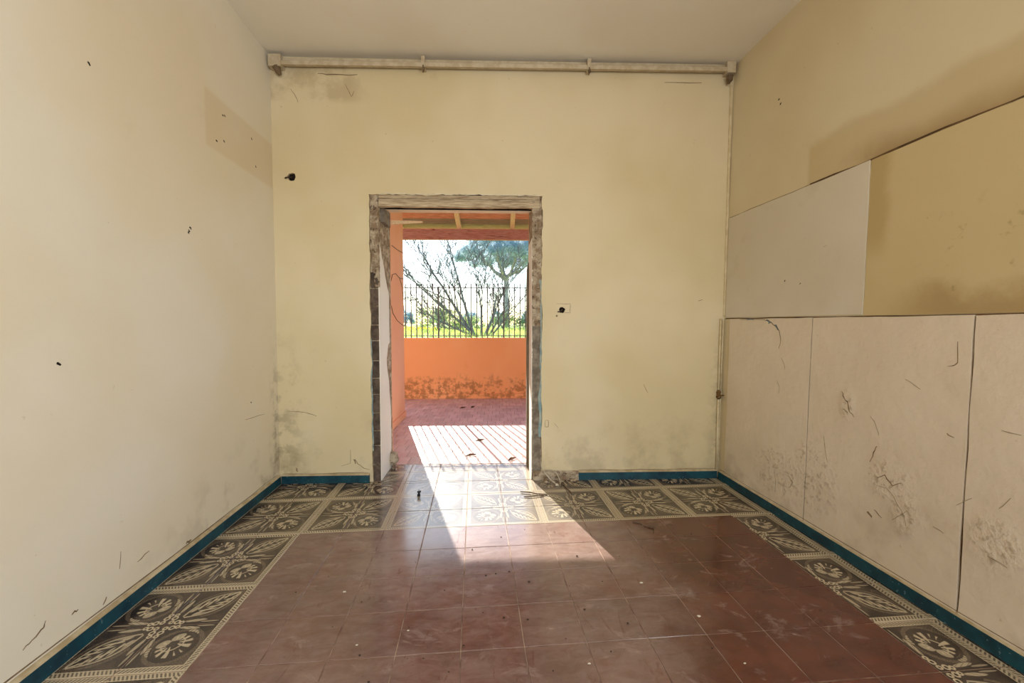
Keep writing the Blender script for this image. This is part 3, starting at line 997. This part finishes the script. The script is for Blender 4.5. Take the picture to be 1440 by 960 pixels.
ribbon(BP, [(.80 + k * .0485, 2.286 + .004 * math.sin(k * 2.1)) for k in range(27)], .006, 'chip_white', wall_back, 'torn_edge', .0008, False)
for pts, w in (([(1.529, .147), (1.559, .159), (1.601, .175), (1.608, .195)], .005), ([(1.704, .148), (1.73, .151)], .007), ([(1.837, .095), (1.855, .118)], .006),
    ([(2.018, .173), (2.089, .186)], .004), ([(2.947, .619), (3.205, .602)], .003), ([(1.933, .27), (1.923, .197)], .003), ([(2.34, .084), (2.38, .088)], .012),
    ([(.2, .078), (1.2, .079), (2.0, .078), (2.8, .079), (3.38, .079)], .006)):
    ribbon(LP, pts, w, 'crack_dark', wall_left)
ribbon(RU, [(3.2, .078), (2.6, .078), (1.8, .079), (.9, .078), (.1, .078)], .004, 'crack_dark', wall_right, 'crack', .0105)
for a, b in ((2.787, 2.561), (2.809, 2.568), (2.72, 2.377), (2.794, 2.404), (3.125, 2.566), (3.174, 2.392), (1.878, 2.324), (2.446, 1.779), (1.7, 1.121), (3.024, .721), (2.455, 1.79), (2.44, 1.765)):
    ribbon(LP, [(a - .006, b + .003), (a + .006, b - .003)], .009, 'hole_dark', wall_left, 'nail_hole')
for a, b in ((2.70, 2.78), (2.68, 2.74), (2.57, 1.55), (2.44, 1.52)):
    ribbon(RU, [(a - .006, b + .003), (a + .005, b - .003)], .005, 'hole_dark', wall_right, 'nail_hole', .006)

# ------------------------------------------------------------------ skirtings
def skirting(name, prof_pts, fn, label):
    """fn(u, depth, z): point; blue painted strip with a mortar bead on top"""
    mb = MB(); cp = MB()
    n = len(prof_pts) - 1
    for k in range(n):
        u0, u1 = prof_pts[k], prof_pts[k + 1]
        w0, w1 = jag(u0, 71, .0015, 4), jag(u1, 71, .0015, 4)
        mb.hexa([fn(u0, .001, 0), fn(u1, .001, 0), fn(u1, .020 + w1, 0), fn(u0, .020 + w0, 0)],
                [fn(u0, .001, .060), fn(u1, .001, .060), fn(u1, .018 + w1, .060), fn(u0, .018 + w0, .060)])
        cp.hexa([fn(u0, .001, .060), fn(u1, .001, .060), fn(u1, .017 + w1, .060), fn(u0, .017 + w0, .060)],
                [fn(u0, .001, .073 + w0), fn(u1, .001, .073 + w1), fn(u1, .008, .070 + w1), fn(u0, .008, .070 + w0)])
    o = build(mb, name, 'blue_paint')
    struct(o, label, 'skirting')
    build(cp, 'mortar_bead', 'mortar', o)
    return o
def lin(a, b, n): return [a + (b - a) * k / n for k in range(n + 1)]
skirting('baseboard_left', lin(3.395, -2.9, 40), lambda u, d, z: LW(u, z, d), 'blue painted skirting along the smooth cream wall')
skirting('baseboard_right', lin(3.20, -2.9, 40), lambda u, d, z: RW(u, z, d), 'blue painted skirting under the bare plaster panels')
skirting('baseboard_back_1', lin(0.012, .700, 10), lambda u, d, z: W(u, -d, z), 'short blue skirting between the corner and the brick jamb')
skirting('baseboard_back_2', lin(2.385, 3.53, 14), lambda u, d, z: W(u, -d, z), 'blue skirting between the broken plaster foot and the pipe corner')
# broken foot of the wall at the right of the opening, where the skirting is gone
mb = MB()
ns, nzz = 26, 8
g = []
for i in range(nzz + 1):
    row = []
    for j in range(ns + 1):
        s = 2.01 + (2.385 - 2.01) * j / ns; z = .075 * i / nzz
        dd = .016 + .012 * noise.noise((s * 30, z * 40, 3.3)) - (.010 if i == nzz else 0)
        row.append(mb.vert(W(s, -max(.002, dd), z)))
    g.append(row)
for i in range(nzz):
    for j in range(ns):
        mb.idx((g[i][j], g[i][j + 1], g[i + 1][j + 1], g[i + 1][j]))
build(mb, 'broken_foot', 'rubble', wall_back, None)

# ------------------------------------------------------------------ curtain rail
rail = tag(empty('curtain_rail', W(1.78, -.04, 3.18)), 'old white metal curtain rail fixed under the ceiling', 'curtain rail')
rz = lambda s: 3.232 + (s - .05) * .006
def railbox(name, s0, s1, d0, d1, z0, z1, mat):
    mb = MB()
    mb.hexa([W(s0, -d0, rz(s0) + z0), W(s1, -d0, rz(s1) + z0), W(s1, -d1, rz(s1) + z0), W(s0, -d1, rz(s0) + z0)],
            [W(s0, -d0, rz(s0) + z1), W(s1, -d0, rz(s1) + z1), W(s1, -d1, rz(s1) + z1), W(s0, -d1, rz(s0) + z1)])
    return build(mb, name, mat, rail)
railbox('back_plate', .03, 3.58, .002, .035, .022, .050, 'rail_paint')
railbox('track', .06, 3.56, .030, .062, -.012, .016, 'rail_paint')
railbox('lip', .06, 3.56, .060, .066, -.018, .002, 'rail_paint')
railbox('slot', .06, 3.56, .012, .050, .012, .024, 'rail_dark')
for s0, s1 in ((.012, .105), (3.515, 3.585)):
    eb = railbox('end_block', s0, s1, .002, .070, -.030, .056, 'rail_paint')
    pc = .062 if s0 < 1 else 3.548
    mb = MB(); mb.tube([W(pc, -.05, 3.208), W(pc + .012 * (s0 < 1), -.045, 3.175), W(pc + .02 * (s0 < 1), -.03, 3.155)], [.028, .024, .011], 8)
    build(mb, 'pulley', 'rail_dark', eb)
for s in (1.165, 2.435):
    mb = MB()
    mb.box((s - .014, -.072, rz(s) - .024), (s + .014, -.001, rz(s) + .056), W)
    br = build(mb, 'bracket', 'rail_paint', rail)
    mb = MB()
    mb.tube([W(s, -.066, rz(s) - .01), W(s + .004, -.064, rz(s) - .04), W(s - .003, -.055, rz(s) - .058)], [.009, .011, .006], 6)
    build(mb, 'hook', 'rail_dark', br)

# ------------------------------------------------------------------ corner pipes
pipe = tag(empty('gas_pipe', W(3.50, -.02, 0)), 'thin cream painted pipe with a brass tap in the corner beside the plaster panels', 'pipe')
mb = MB(); mb.tube([W(3.528, -.014, .075), W(3.53, -.014, .70)], .009, 8); mb.tube([W(3.53, -.014, .70), W(3.537, -.014, 1.31)], .008, 8)
build(mb, 'pipe_run', 'pipe_paint', pipe, None, True)
mb = MB(); mb.tube([W(3.549, -.011, .72), W(3.556, -.011, 1.30)], .006, 8)
build(mb, 'thin_line', 'pipe_paint', pipe, None, True)
mb = MB()
mb.tube([W(3.53, -.018, .655), W(3.53, -.018, .668), W(3.53, -.018, .69), W(3.53, -.018, .715), W(3.53, -.018, .73)], [.010, .019, .014, .018, .008], 10)
tp_ = build(mb, 'tap', 'brass', pipe)
mb = MB(); mb.tube([W(3.53, -.030, .69), W(3.53, -.048, .69)], .008, 8); mb.box((3.505, -.052, .685), (3.555, -.046, .695), W)
build(mb, 'handle', 'brass', tp_)
mb = MB()
mb.box((3.560, -.010, 1.33), (3.578, -.001, 3.16), lambda s, t, z: W(s + .009 * (z - 1.33), t, z))
conduit = tag(build(mb, 'cable_trunking', 'pipe_paint', None, W(3.56, 0, 1.33)), 'narrow cream cable trunking up the corner under the curtain rail', 'trunking')

# ------------------------------------------------------------------ terrace
mb = MB()
mb.box((-4.0, .405, -.15), (7.0, 4.0, -.004), W)
terr = struct(build(mb, 'floor_terrace', 'terrace_grout'), 'terrace floor of small worn terracotta tiles', 'floor')
tw, td = .106, .205
tp = [(-tw / 2 + .002, -td / 2 + .002), (tw / 2 - .002, -td / 2 + .002), (tw / 2 - .002, td / 2 - .002), (-tw / 2 + .002, td / 2 - .002)]
terr_me = tile_mesh('terrace_tile', tp, 'terrace_tile')
rotz = math.atan2(EY, EX)
for r in range(16):
    t = .412 + (r + .5) * td
    n0, n1 = (-3 if t > 2.45 else 0), (16 if t < 1.5 else 18)
    for c in range(n0, n1):
        s = .482 + tw / 2 + c * tw - (tw / 2 if r % 2 else 0)
        p = W(s, t, 0)
        o = put_tile('terrace_tile', terr_me, p.x, p.y, R.uniform(-.0006, .0003), terr, .002)
        o.rotation_euler.z = rotz
# side wall
mb = MB(); mb.box((.16, .42, 0), (.462, 2.342, 3.0), W)
sw = struct(build(mb, 'wall_terrace_side', 'salmon_plaster'), 'salmon painted side wall of the terrace with a hanging wire', 'wall')
mb = MB(); mb.box((.16, .42, 0), (.480, 2.352, .085), W)
build(mb, 'skirting_tile', 'salmon_plaster', sw)
# parapet
mb = MB()
PS, PT = 3.726, 3.94
mb.box((-4.0, PS, 0), (7.0, PT, 1.03), W)
par = struct(build(mb, 'wall_parapet', 'orange_plaster'), 'low orange parapet with peeling mould stained paint', 'wall')
mb = MB(); mb.hexa([W(-4, PS - .03, 0), W(7, PS - .03, 0), W(7, PS, 0), W(-4, PS, 0)], [W(-4, PS - .022, .08), W(7, PS - .022, .08), W(7, PS, .09), W(-4, PS, .09)])
build(mb, 'skirting_tile', 'orange_plaster', par)
# railing
railing = tag(empty('iron_railing', W(1.5, 3.83, 1.03)), 'slim grey iron railing standing on the orange parapet', 'railing')
RT = 3.80
mb = MB(); mb.box((-1.6, RT - .012, 1.874), (5.2, RT + .012, 1.886), W)
build(mb, 'top_rail', 'iron', railing)
mb = MB(); mb.box((-1.6, RT - .010, 1.062), (5.2, RT + .010, 1.072), W)
build(mb, 'bottom_rail', 'iron', railing)
bar_me = None
for k in range(-18, 54):
    s = .261 + .0925 * k
    thick = (k - 5) % 12 == 0
    mb = MB()
    w = .012 if thick else .0080
    p = W(s, RT, 1.03)
    if thick or bar_me is None:
        mb.box((s - w, RT - w, 1.03), (s + w, RT + w, 1.90 if thick else 1.950), W)
        o = build(mb, 'post' if thick else 'bar', 'iron', railing)
        if not thick:
            bar_me = o.data; b0 = s
    else:
        o = bpy.data.objects.new('bar', bar_me); COL.objects.link(o); o.parent = railing
        o.location = DV(s - b0, 0, 0)
# roof of the terrace: beam, rafters, planks
roof = tag(empty('terrace_roof', W(1.5, 2.2, 2.67)), 'sloping timber terrace roof of red boards on pale rafters', 'roof')
SLP = 0.31
def zroof(t): return 2.865 + (3.72 - t) * SLP
mb = MB(); mb.box((-2.2, 3.70, 2.675), (5.4, 3.78, 2.845), W)
build(mb, 'beam', 'red_wood', roof)
for s in (-1.57, -.68, .10, 1.085, 1.975, 2.87, 3.76, 4.65):
    mb = MB()
    mb.hexa([W(s - .035, .425, zroof(.425) - .02), W(s + .035, .425, zroof(.425) - .02), W(s + .035, 3.86, zroof(3.86) - .02), W(s - .035, 3.86, zroof(3.86) - .02)],
            [W(s - .035, .425, zroof(.425) + .075), W(s + .035, .425, zroof(.425) + .075), W(s + .035, 3.86, zroof(3.86) + .075), W(s - .035, 3.86, zroof(3.86) + .075)])
    build(mb, 'rafter', 'pale_wood', roof)
t = .43
i = 0
while t < 3.88:
    t1 = min(t + .146, 3.92)
    mb = MB()
    mb.hexa([W(-2.3, t, zroof(t) + .076), W(5.5, t, zroof(t) + .076), W(5.5, t1, zroof(t1) + .076), W(-2.3, t1, zroof(t1) + .076)],
            [W(-2.3, t, zroof(t) + .10), W(5.5, t, zroof(t) + .10), W(5.5, t1, zroof(t1) + .10), W(-2.3, t1, zroof(t1) + .10)])
    build(mb, 'board', 'green_wood' if 3.55 < t < 3.8 else 'red_wood', roof)
    t += .150; i += 1
# wire on the side wall
mb = MB()
q = .466
mb.tube([W(q, 1.725, 2.203), W(q, 2.0, 2.20), W(q, 2.330, 2.211)], .003, 5)
mb.tube([W(q, 2.355, 1.873), W(q, 2.20, 1.86), W(q, 2.07, 1.861), W(q, 1.90, 1.89), W(q, 1.742, 1.859), W(q, 1.65, 1.75), W(q, 1.632, 1.646), W(q, 1.66, 1.50), W(q, 1.74, 1.398), W(q, 1.95, 1.31), W(q, 2.199, 1.261), W(q, 2.330, 1.241)], .0035, 5)
mb.tube([W(q, 2.09, 1.861), W(q, 2.22, 1.78), W(q, 2.301, 1.65), W(q, 2.33, 1.45)], .003, 5)
tag(build(mb, 'hanging_wire', 'cable_dark', None, W(q, 1.9, 1.3)), 'thin dark wire looped on the salmon terrace side wall', 'wire')

# ------------------------------------------------------------------ garden
def gz(t):
    return 0.0 if t < 4 else (0.62 * min(1.0, (t - 4) / 18.0) + 0.10 * max(0.0, min(1.0, (t - 22) / 80.0)))
mb = MB()
ts = [4.0, 6, 8, 10, 13, 16, 19, 22, 27, 34, 45, 60, 90, 140, 220]
ss_ = [-120, -60, -30, -18, -12, -8, -5, -2, 1, 4, 7, 10, 14, 20, 32, 60, 120]
gr = [[mb.vert(W(s, t, gz(t) - .02 + .05 * noise.noise((s * .2, t * .2, 0)))) for s in ss_] for t in ts]
for i in range(len(ts) - 1):
    for j in range(len(ss_) - 1):
        mb.idx((gr[i][j], gr[i][j + 1], gr[i + 1][j + 1], gr[i + 1][j]))
struct(build(mb, 'ground', 'ground_grass'), 'grassy ground of the garden beyond the parapet', 'ground')
RG = random.Random(3)
mb = MB()
for k in range(15000):
    t = 7 + 40 * RG.random() ** 1.3
    s = 1.3 + RG.uniform(-1, 1) * (1.5 + t * .28)
    hgt = RG.uniform(.12, .38); w = RG.uniform(.006, .016) * (1 + t * .05)
    b = W(s, t, gz(t) - .02)
    a = RG.uniform(0, 2 * PI); u = Vector((math.cos(a), math.sin(a), 0)) * w
    tip = b + Vector((RG.uniform(-.12, .12), RG.uniform(-.12, .12), hgt))
    mb.face([b - u, b + u, tip])
gr_o = build(mb, 'grass', 'grass_blade')
tag(gr_o, 'bright yellow-green grass growing behind the parapet', 'grass'); gr_o['kind'] = 'stuff'
mb = MB()
for k in range(260):
    t = RG.uniform(22, 40); s = RG.uniform(-6.5, -2.6) * (t + 3.4) / 30
    p = W(s, t, gz(t) + RG.uniform(.15, .4)); r = .05
    mb.face([p + Vector((-r, 0, 0)), p + Vector((0, -r, .02)), p + Vector((r, 0, 0)), p + Vector((0, .02, r))])
fo = build(mb, 'wild_flowers', 'flower_yellow')
tag(fo, 'patch of yellow wild flowers in the grass', 'flowers'); fo['kind'] = 'stuff'

# bare tree
def limb(mb, p, d, length, r, depth, rg, up=0.25, curl=0.16, segs=5, kids=None):
    pts = [Vector(p)]; rad = [r]
    d = Vector(d).normalized()
    stepl = length / segs
    for k in range(segs):
        d = (d + Vector((rg.uniform(-1, 1), rg.uniform(-1, 1), rg.uniform(-1, 1))) * curl + Vector((0, 0, up * .12))).normalized()
        pts.append(pts[-1] + d * stepl)
        rad.append(max(.0145, r * (1 - (k + 1) / segs * .75)))
    mb.tube(pts, rad, 5 if r > .03 else 3, cap=False)
    if depth <= 0: return
    nk = kids if kids is not None else rg.randint(4, 6)
    for k in range(nk):
        f = .25 + .75 * (k + rg.random()) / nk
        i = min(segs - 1, int(f * segs)); q = f * segs - i
        b = pts[i].lerp(pts[i + 1], min(1, q))
        ax = (pts[i + 1] - pts[i]).normalized()
        side = Vector((rg.uniform(-1, 1), rg.uniform(-1, 1), rg.uniform(-.4, 1))).normalized()
        dd = (ax * rg.uniform(.6, 1.1) + side * rg.uniform(.45, .9)).normalized()
        limb(mb, b, dd, length * rg.uniform(.32, .55), max(.016, rad[i] * .5), depth - 1, rg, up, curl * 1.1, 4)
bt = tag(empty('bare_tree', W(.6, 21.5, .55)), 'leafless shrubby tree with many slanting stems behind the railing', 'tree')
rg = random.Random(12)
base = W(.6, 21.5, .5)
stems = [((-3.0, 0, 5.2), 6.0, .085), ((-1.35, .3, 5.2), 5.6, .08), ((-3.9, -.4, 2.9), 4.9, .075), ((-4.0, .5, 1.4), 3.4, .07),
         ((1.2, 0, 3.2), 3.9, .085), ((-.2, .6, 4.0), 3.6, .06), ((.9, -.5, 2.0), 2.6, .055), ((2.0, .4, 2.4), 3.0, .05)]
for k, (d, l, r) in enumerate(stems):
    mb = MB()
    limb(mb, base + DV((k - 3.5) * .10 if k not in (4, 6, 7) else .35 + (k - 4) * .12, 0, 0), DV(*d), l, r * 1.25, 3 if l > 3 else 2, rg, .15, .09, 7, 11)
    build(mb, 'stem', 'bark_bare', bt)

# umbrella pine
pn_ = tag(empty('umbrella_pine', W(2.95, 55, .6)), 'tall umbrella pine with a broad flat crown on a bare trunk', 'tree')
mb = MB()
tb = W(2.95, 55, .5)
mb.tube([tb, tb + DV(.05, 0, 2.5), tb + DV(-.05, 0, 5), tb + DV(.02, 0, 7.3)], [.50, .38, .34, .36], 10)
rg = random.Random(5)
for k in range(15):
    a = 2 * PI * k / 15 + rg.uniform(-.2, .2)
    rr = rg.uniform(3.2, 6.0)
    st_ = tb + DV(0, 0, rg.uniform(6.5, 7.4))
    e_ = tb + DV(math.cos(a) * rr, math.sin(a) * rr, rg.uniform(9.3, 10.6))
    m1 = st_.lerp(e_, .45) + Vector((0, 0, -.25)); m2 = st_.lerp(e_, .75) + Vector((0, 0, .05))
    mb.tube([st_, m1, m2, e_], [.17, .11, .07, .03], 5, cap=False)
    for j in range(6):
        b = m1.lerp(e_, rg.random())
        mb.tube([b, b + Vector((rg.uniform(-1.2, 1.2), rg.uniform(-1.2, 1.2), rg.uniform(.3, 1.2)))], [.04, .015], 3, cap=False)
build(mb, 'trunk', 'bark_pine', pn_)
def tuft(mb, c, r, n, rg, l0, l1, w, flat=1.0):
    for k in range(n):
        d = Vector((rg.gauss(0, 1), rg.gauss(0, 1), rg.gauss(0, 1))).normalized()
        p = c + Vector((d.x, d.y, d.z * flat)) * (r * rg.random() ** .45)
        a = Vector((rg.gauss(0, 1), rg.gauss(0, 1), rg.gauss(0, 1) + .4)).normalized()
        s = a.cross(Vector((rg.gauss(0, 1), rg.gauss(0, 1), rg.gauss(0, 1)))).normalized() * w
        L = rg.uniform(l0, l1)
        mb.face([p - s, p + s, p + a * L])
mb = MB()
for k in range(330):
    a = rg.uniform(0, 2 * PI); q = rg.random() ** .5
    rr = q * 6.9
    top = 14.4 - 4.0 * q ** 2.2
    bot = 9.0 + .9 * q
    c = tb + DV(math.cos(a) * rr, math.sin(a) * rr, bot + (top - bot) * rg.random() ** .7 - .4)
    tuft(mb, c, rg.uniform(.55, 1.0), 85, rg, .25, .5, .055, .7)
build(mb, 'foliage', 'hazy_needles', pn_)

# shrubs and far trees
def bush(name, s, t, rx, hgt, mat, n, label, cat, seed, leaf=.16, group=None, bare=True):
    rg = random.Random(seed)
    e = tag(empty(name, W(s, t, gz(t) - .03)), label, cat, group)
    b = W(s, t, gz(t) - .05)
    mb = MB()
    for k in range(6):
        a = rg.uniform(0, 2 * PI)
        limb(mb, b, (math.cos(a) * .6, math.sin(a) * .6, 1), hgt * .8, .02 + hgt * .012, 1, rg, .2, .15, 4, 3)
    build(mb, 'stems', 'bark_bare', e)
    mb = MB()
    cl = max(8, n // 70)
    for k in range(cl):
        a = rg.uniform(0, 2 * PI); q = rg.random() ** .5
        zc = hgt * (.18 + .74 * rg.random() * (1 - .55 * q ** 2))
        c = b + DV(math.cos(a) * q * rx, math.sin(a) * q * rx, zc)
        tuft(mb, c, rg.uniform(.25, .42) * min(rx, hgt) * .9, 70, rg, leaf * .7, leaf * 1.5, leaf * .3, .9)
    build(mb, 'foliage', mat, e)
bush('garden_shrub', -3.0, 30, 2.0, 2.3, 'shrub_green', 2600, 'pale green shrub behind the slanting stems of the bare tree', 'shrub', 1, .14)
bush('garden_shrub', -.9, 34, 1.5, 1.5, 'shrub_green', 1600, 'low green shrub at the foot of the bare tree', 'shrub', 2, .14)
bush('garden_shrub', 5.1, 38, 1.9, 2.6, 'shrub_green', 2400, 'tall yellow-green shrub right beside the pine trunk', 'shrub', 3, .15)
bush('garden_shrub', 2.2, 42, 1.7, 1.9, 'shrub_green', 1600, 'rounded green shrub just in front of the pine trunk', 'shrub', 4, .15)
for k, (s, t, rx, hh, lab) in enumerate((
        (-19.5, 92, 2.3, 4.6, 'haze-tinted tree on the skyline above the yellow wild flowers'),
        (-12.5, 98, 2.3, 4.2, 'haze-tinted tree on the skyline behind the pale green shrub'),
        (-5.0, 104, 2.4, 4.2, 'haze-tinted tree on the skyline behind the slanting stems of the bare tree'),
        (2.2, 98, 2.2, 3.8, 'small haze-tinted tree on the skyline behind the pine trunk'),
        (9.5, 96, 2.4, 4.4, 'haze-tinted tree on the skyline behind the tall yellow-green shrub'))):
    bush('far_tree', s, t, rx, hh, 'hazy_far_green', 2800, lab, 'tree', 20 + k, .30)

# ------------------------------------------------------------------ small things on the floors
def chunk(name, c, r, mat, seed, sc=(1, 1, 1), n=2):
    import bmesh
    bm = bmesh.new()
    bmesh.ops.create_icosphere(bm, subdivisions=n, radius=1.0)
    mb = MB()
    for v in bm.verts:
        k = 1 + .38 * noise.noise((v.co.x * 1.6 + seed, v.co.y * 1.6, v.co.z * 1.6))
        p = Vector((v.co.x * sc[0], v.co.y * sc[1], v.co.z * sc[2])) * r * k
        mb.v.append(Vector(c) + p)
    mz = min(v.z for v in mb.v)
    for v in mb.v: v.z -= mz - 0.0004
    for f in bm.faces:
        mb.f.append([v.index for v in f.verts]); mb.mi.append(0)
    bm.free()
    return build(mb, name, mat, None, (c[0], c[1], 0))
p = W(.808, .33, 0)
tag(chunk('rubble_chunk', p, .052, 'rubble', 2.0, (.75, 1.0, 1.35), 3), 'chunk of broken masonry standing at the foot of the white reveal', 'rubble')
mb = MB()
p0 = Vector((-.418, 3.07, 0.0005))
mb.tube([p0, p0 + Vector((0, 0, .012)), p0 + Vector((.001, 0, .014)), p0 + Vector((.002, 0, .026)), p0 + Vector((.002, 0, .028)), p0 + Vector((.002, 0, .036))], [.012, .012, .007, .007, .015, .014], 10)
tag(build(mb, 'plastic_plug', 'black_plastic', None, p0), 'small black plastic plug standing on the printed tiles', 'plug')
def strand(name, pts, r, mat, label, cat, group=None):
    mb = MB(); mb.tube(pts, r, 5)
    return tag(build(mb, name, mat, None, pts[0]), label, cat, group)
strand('twig', [(.335, 3.062, .008), (.40, 3.04, .010), (.46, 3.01, .007), (.53, 2.995, .006)], .0045, 'twig', 'longer dry twig lying across the sunlit printed tiles', 'twig')
strand('twig', [(.352, 2.972, .006), (.42, 2.972, .008), (.50, 2.985, .006)], .004, 'twig', 'shorter dry twig lying beside the longer one on sunlit tiles', 'twig')
strand('twig', [(1.05, 2.475, .004), (1.10, 2.44, .005), (1.075, 2.39, .004)], .004, 'twig', 'bent dark twig on the red tiles next to the sun patch', 'twig')
strand('twig', [(1.00, 2.53, .004), (1.05, 2.50, .004)], .003, 'twig', 'tiny straight twig near the printed border on red tiles', 'twig')
strand('loose_cable', [W(2.075, -.012, .16), W(2.08, -.03, .12), W(2.11, -.06, .07), W(2.15, -.09, .03), W(2.19, -.13, .008)], .005, 'cable_grey', 'pale loose cable hanging from the torn jamb with a knobbed end', 'cable')
strand('loose_cable', [W(2.11, -.020, .085), W(2.16, -.035, .09), W(2.20, -.05, .07), W(2.22, -.075, .03), W(2.225, -.11, .006)], .004, 'cable_grey', 'pale looped cable curling out of the broken wall foot', 'cable')
strand('loose_cable', [W(2.225, -.12, .006), W(2.25, -.16, .006), W(2.26, -.22, .006), W(2.28, -.29, .006)], .004, 'twig', 'brownish cable end lying on the printed tiles below the broken wall foot', 'cable')
chk = chunk('plaster_lump', W(2.19, -.137, 0), .012, 'chip_white', 6.0, (1.2, 1, .8))
tag(chk, 'small pale lump of plaster at the cable end', 'rubble')
for k in range(7):
    s = R.uniform(2.06, 2.36); t = -R.uniform(.05, .09)
    tag(chunk('rubble_bit', W(s, t, 0), R.uniform(.008, .018), 'rubble', k * 1.7, (1.2, 1, .7), 1), 'bit of broken plaster lying along the broken wall foot', 'rubble', 'plaster bits at the broken wall foot')
for s, t, a, lab in ((1.535, 1.135, .3, 'curled brown leaf amid the railing shadows on the sunlit terrace'), (1.468, .627, .2, 'curled brown leaf on sunlit terrace tiles just outside the threshold'),
                     (1.20, 2.9, .5, 'curled brown leaf on shaded terrace tiles close to the parapet'), (1.35, 2.95, 1.0, 'curled brown leaf on shaded terrace tiles close to the parapet'),
                     (1.86, .50, .7, 'curled brown leaf at the foot of the splintered post')):
    mb = MB()
    c = W(s, t, .004); L = .055
    ca, sa_ = math.cos(a), math.sin(a)
    def P(u, v, z): return c + Vector((u * ca - v * sa_, u * sa_ + v * ca, z))
    mb.hexa([P(-L, 0, 0), P(-.2 * L, -.35 * L, .002), P(L, 0, .006), P(-.1 * L, .35 * L, .012)],
            [P(-L, 0, .002), P(-.2 * L, -.35 * L, .006), P(L, 0, .012), P(-.1 * L, .35 * L, .017)])
    tag(build(mb, 'dry_leaf', 'dry_leaf', None, c), lab, 'leaf', 'dry leaves on the terrace')
spots = [(-.737, 2.11), (-.444, 1.585), (-.32, 2.20), (-.15, 1.95), (.05, 2.05), (.10, 2.06), (.17, 2.07), (.26, 1.98), (.45, 1.93), (.03, 1.78), (.12, 1.74), (.22, 1.72),
         (.36, 1.60), (-.05, 1.60), (-.2, 1.55), (-.52, 1.90), (-.6, 1.75), (-.28, 1.72), (.48, 1.76), (.52, 1.52), (.64, 1.66), (.78, 2.16), (1.30, 2.36), (1.42, 2.30), (.92, 1.50),
         (-.10, 1.48), (-.38, 1.46), (.28, 1.45), (-.02, 2.30), (.15, 2.42), (.30, 2.50), (-.70, 2.35), (-.85, 2.0), (.55, 2.18), (.62, 1.95), (1.05, 1.95)]
for k, (x, y) in enumerate(spots):
    tag(chunk('floor_crumb', (x, y, 0), R.uniform(.0024, .0050), 'crumb_dark', k * 2.3, (1.2, .9, .6), 1), 'tiny dark crumb of dirt lying on the red tiles', 'crumb', 'dirt crumbs on the red tiles')
for k, (x, y) in enumerate(((.807, 1.921), (.963, 1.674), (-.62, 1.98), (-.47, 1.64), (-.28, 1.70), (.42, 1.47), (1.0, 1.42))):
    tag(chunk('plaster_chip', (x, y, 0), R.uniform(.0035, .0065), 'chip_white', k * 3.1, (1.5, .9, .5), 1), 'tiny white plaster chip lying on the red tiles', 'chip', 'plaster chips on the red tiles')
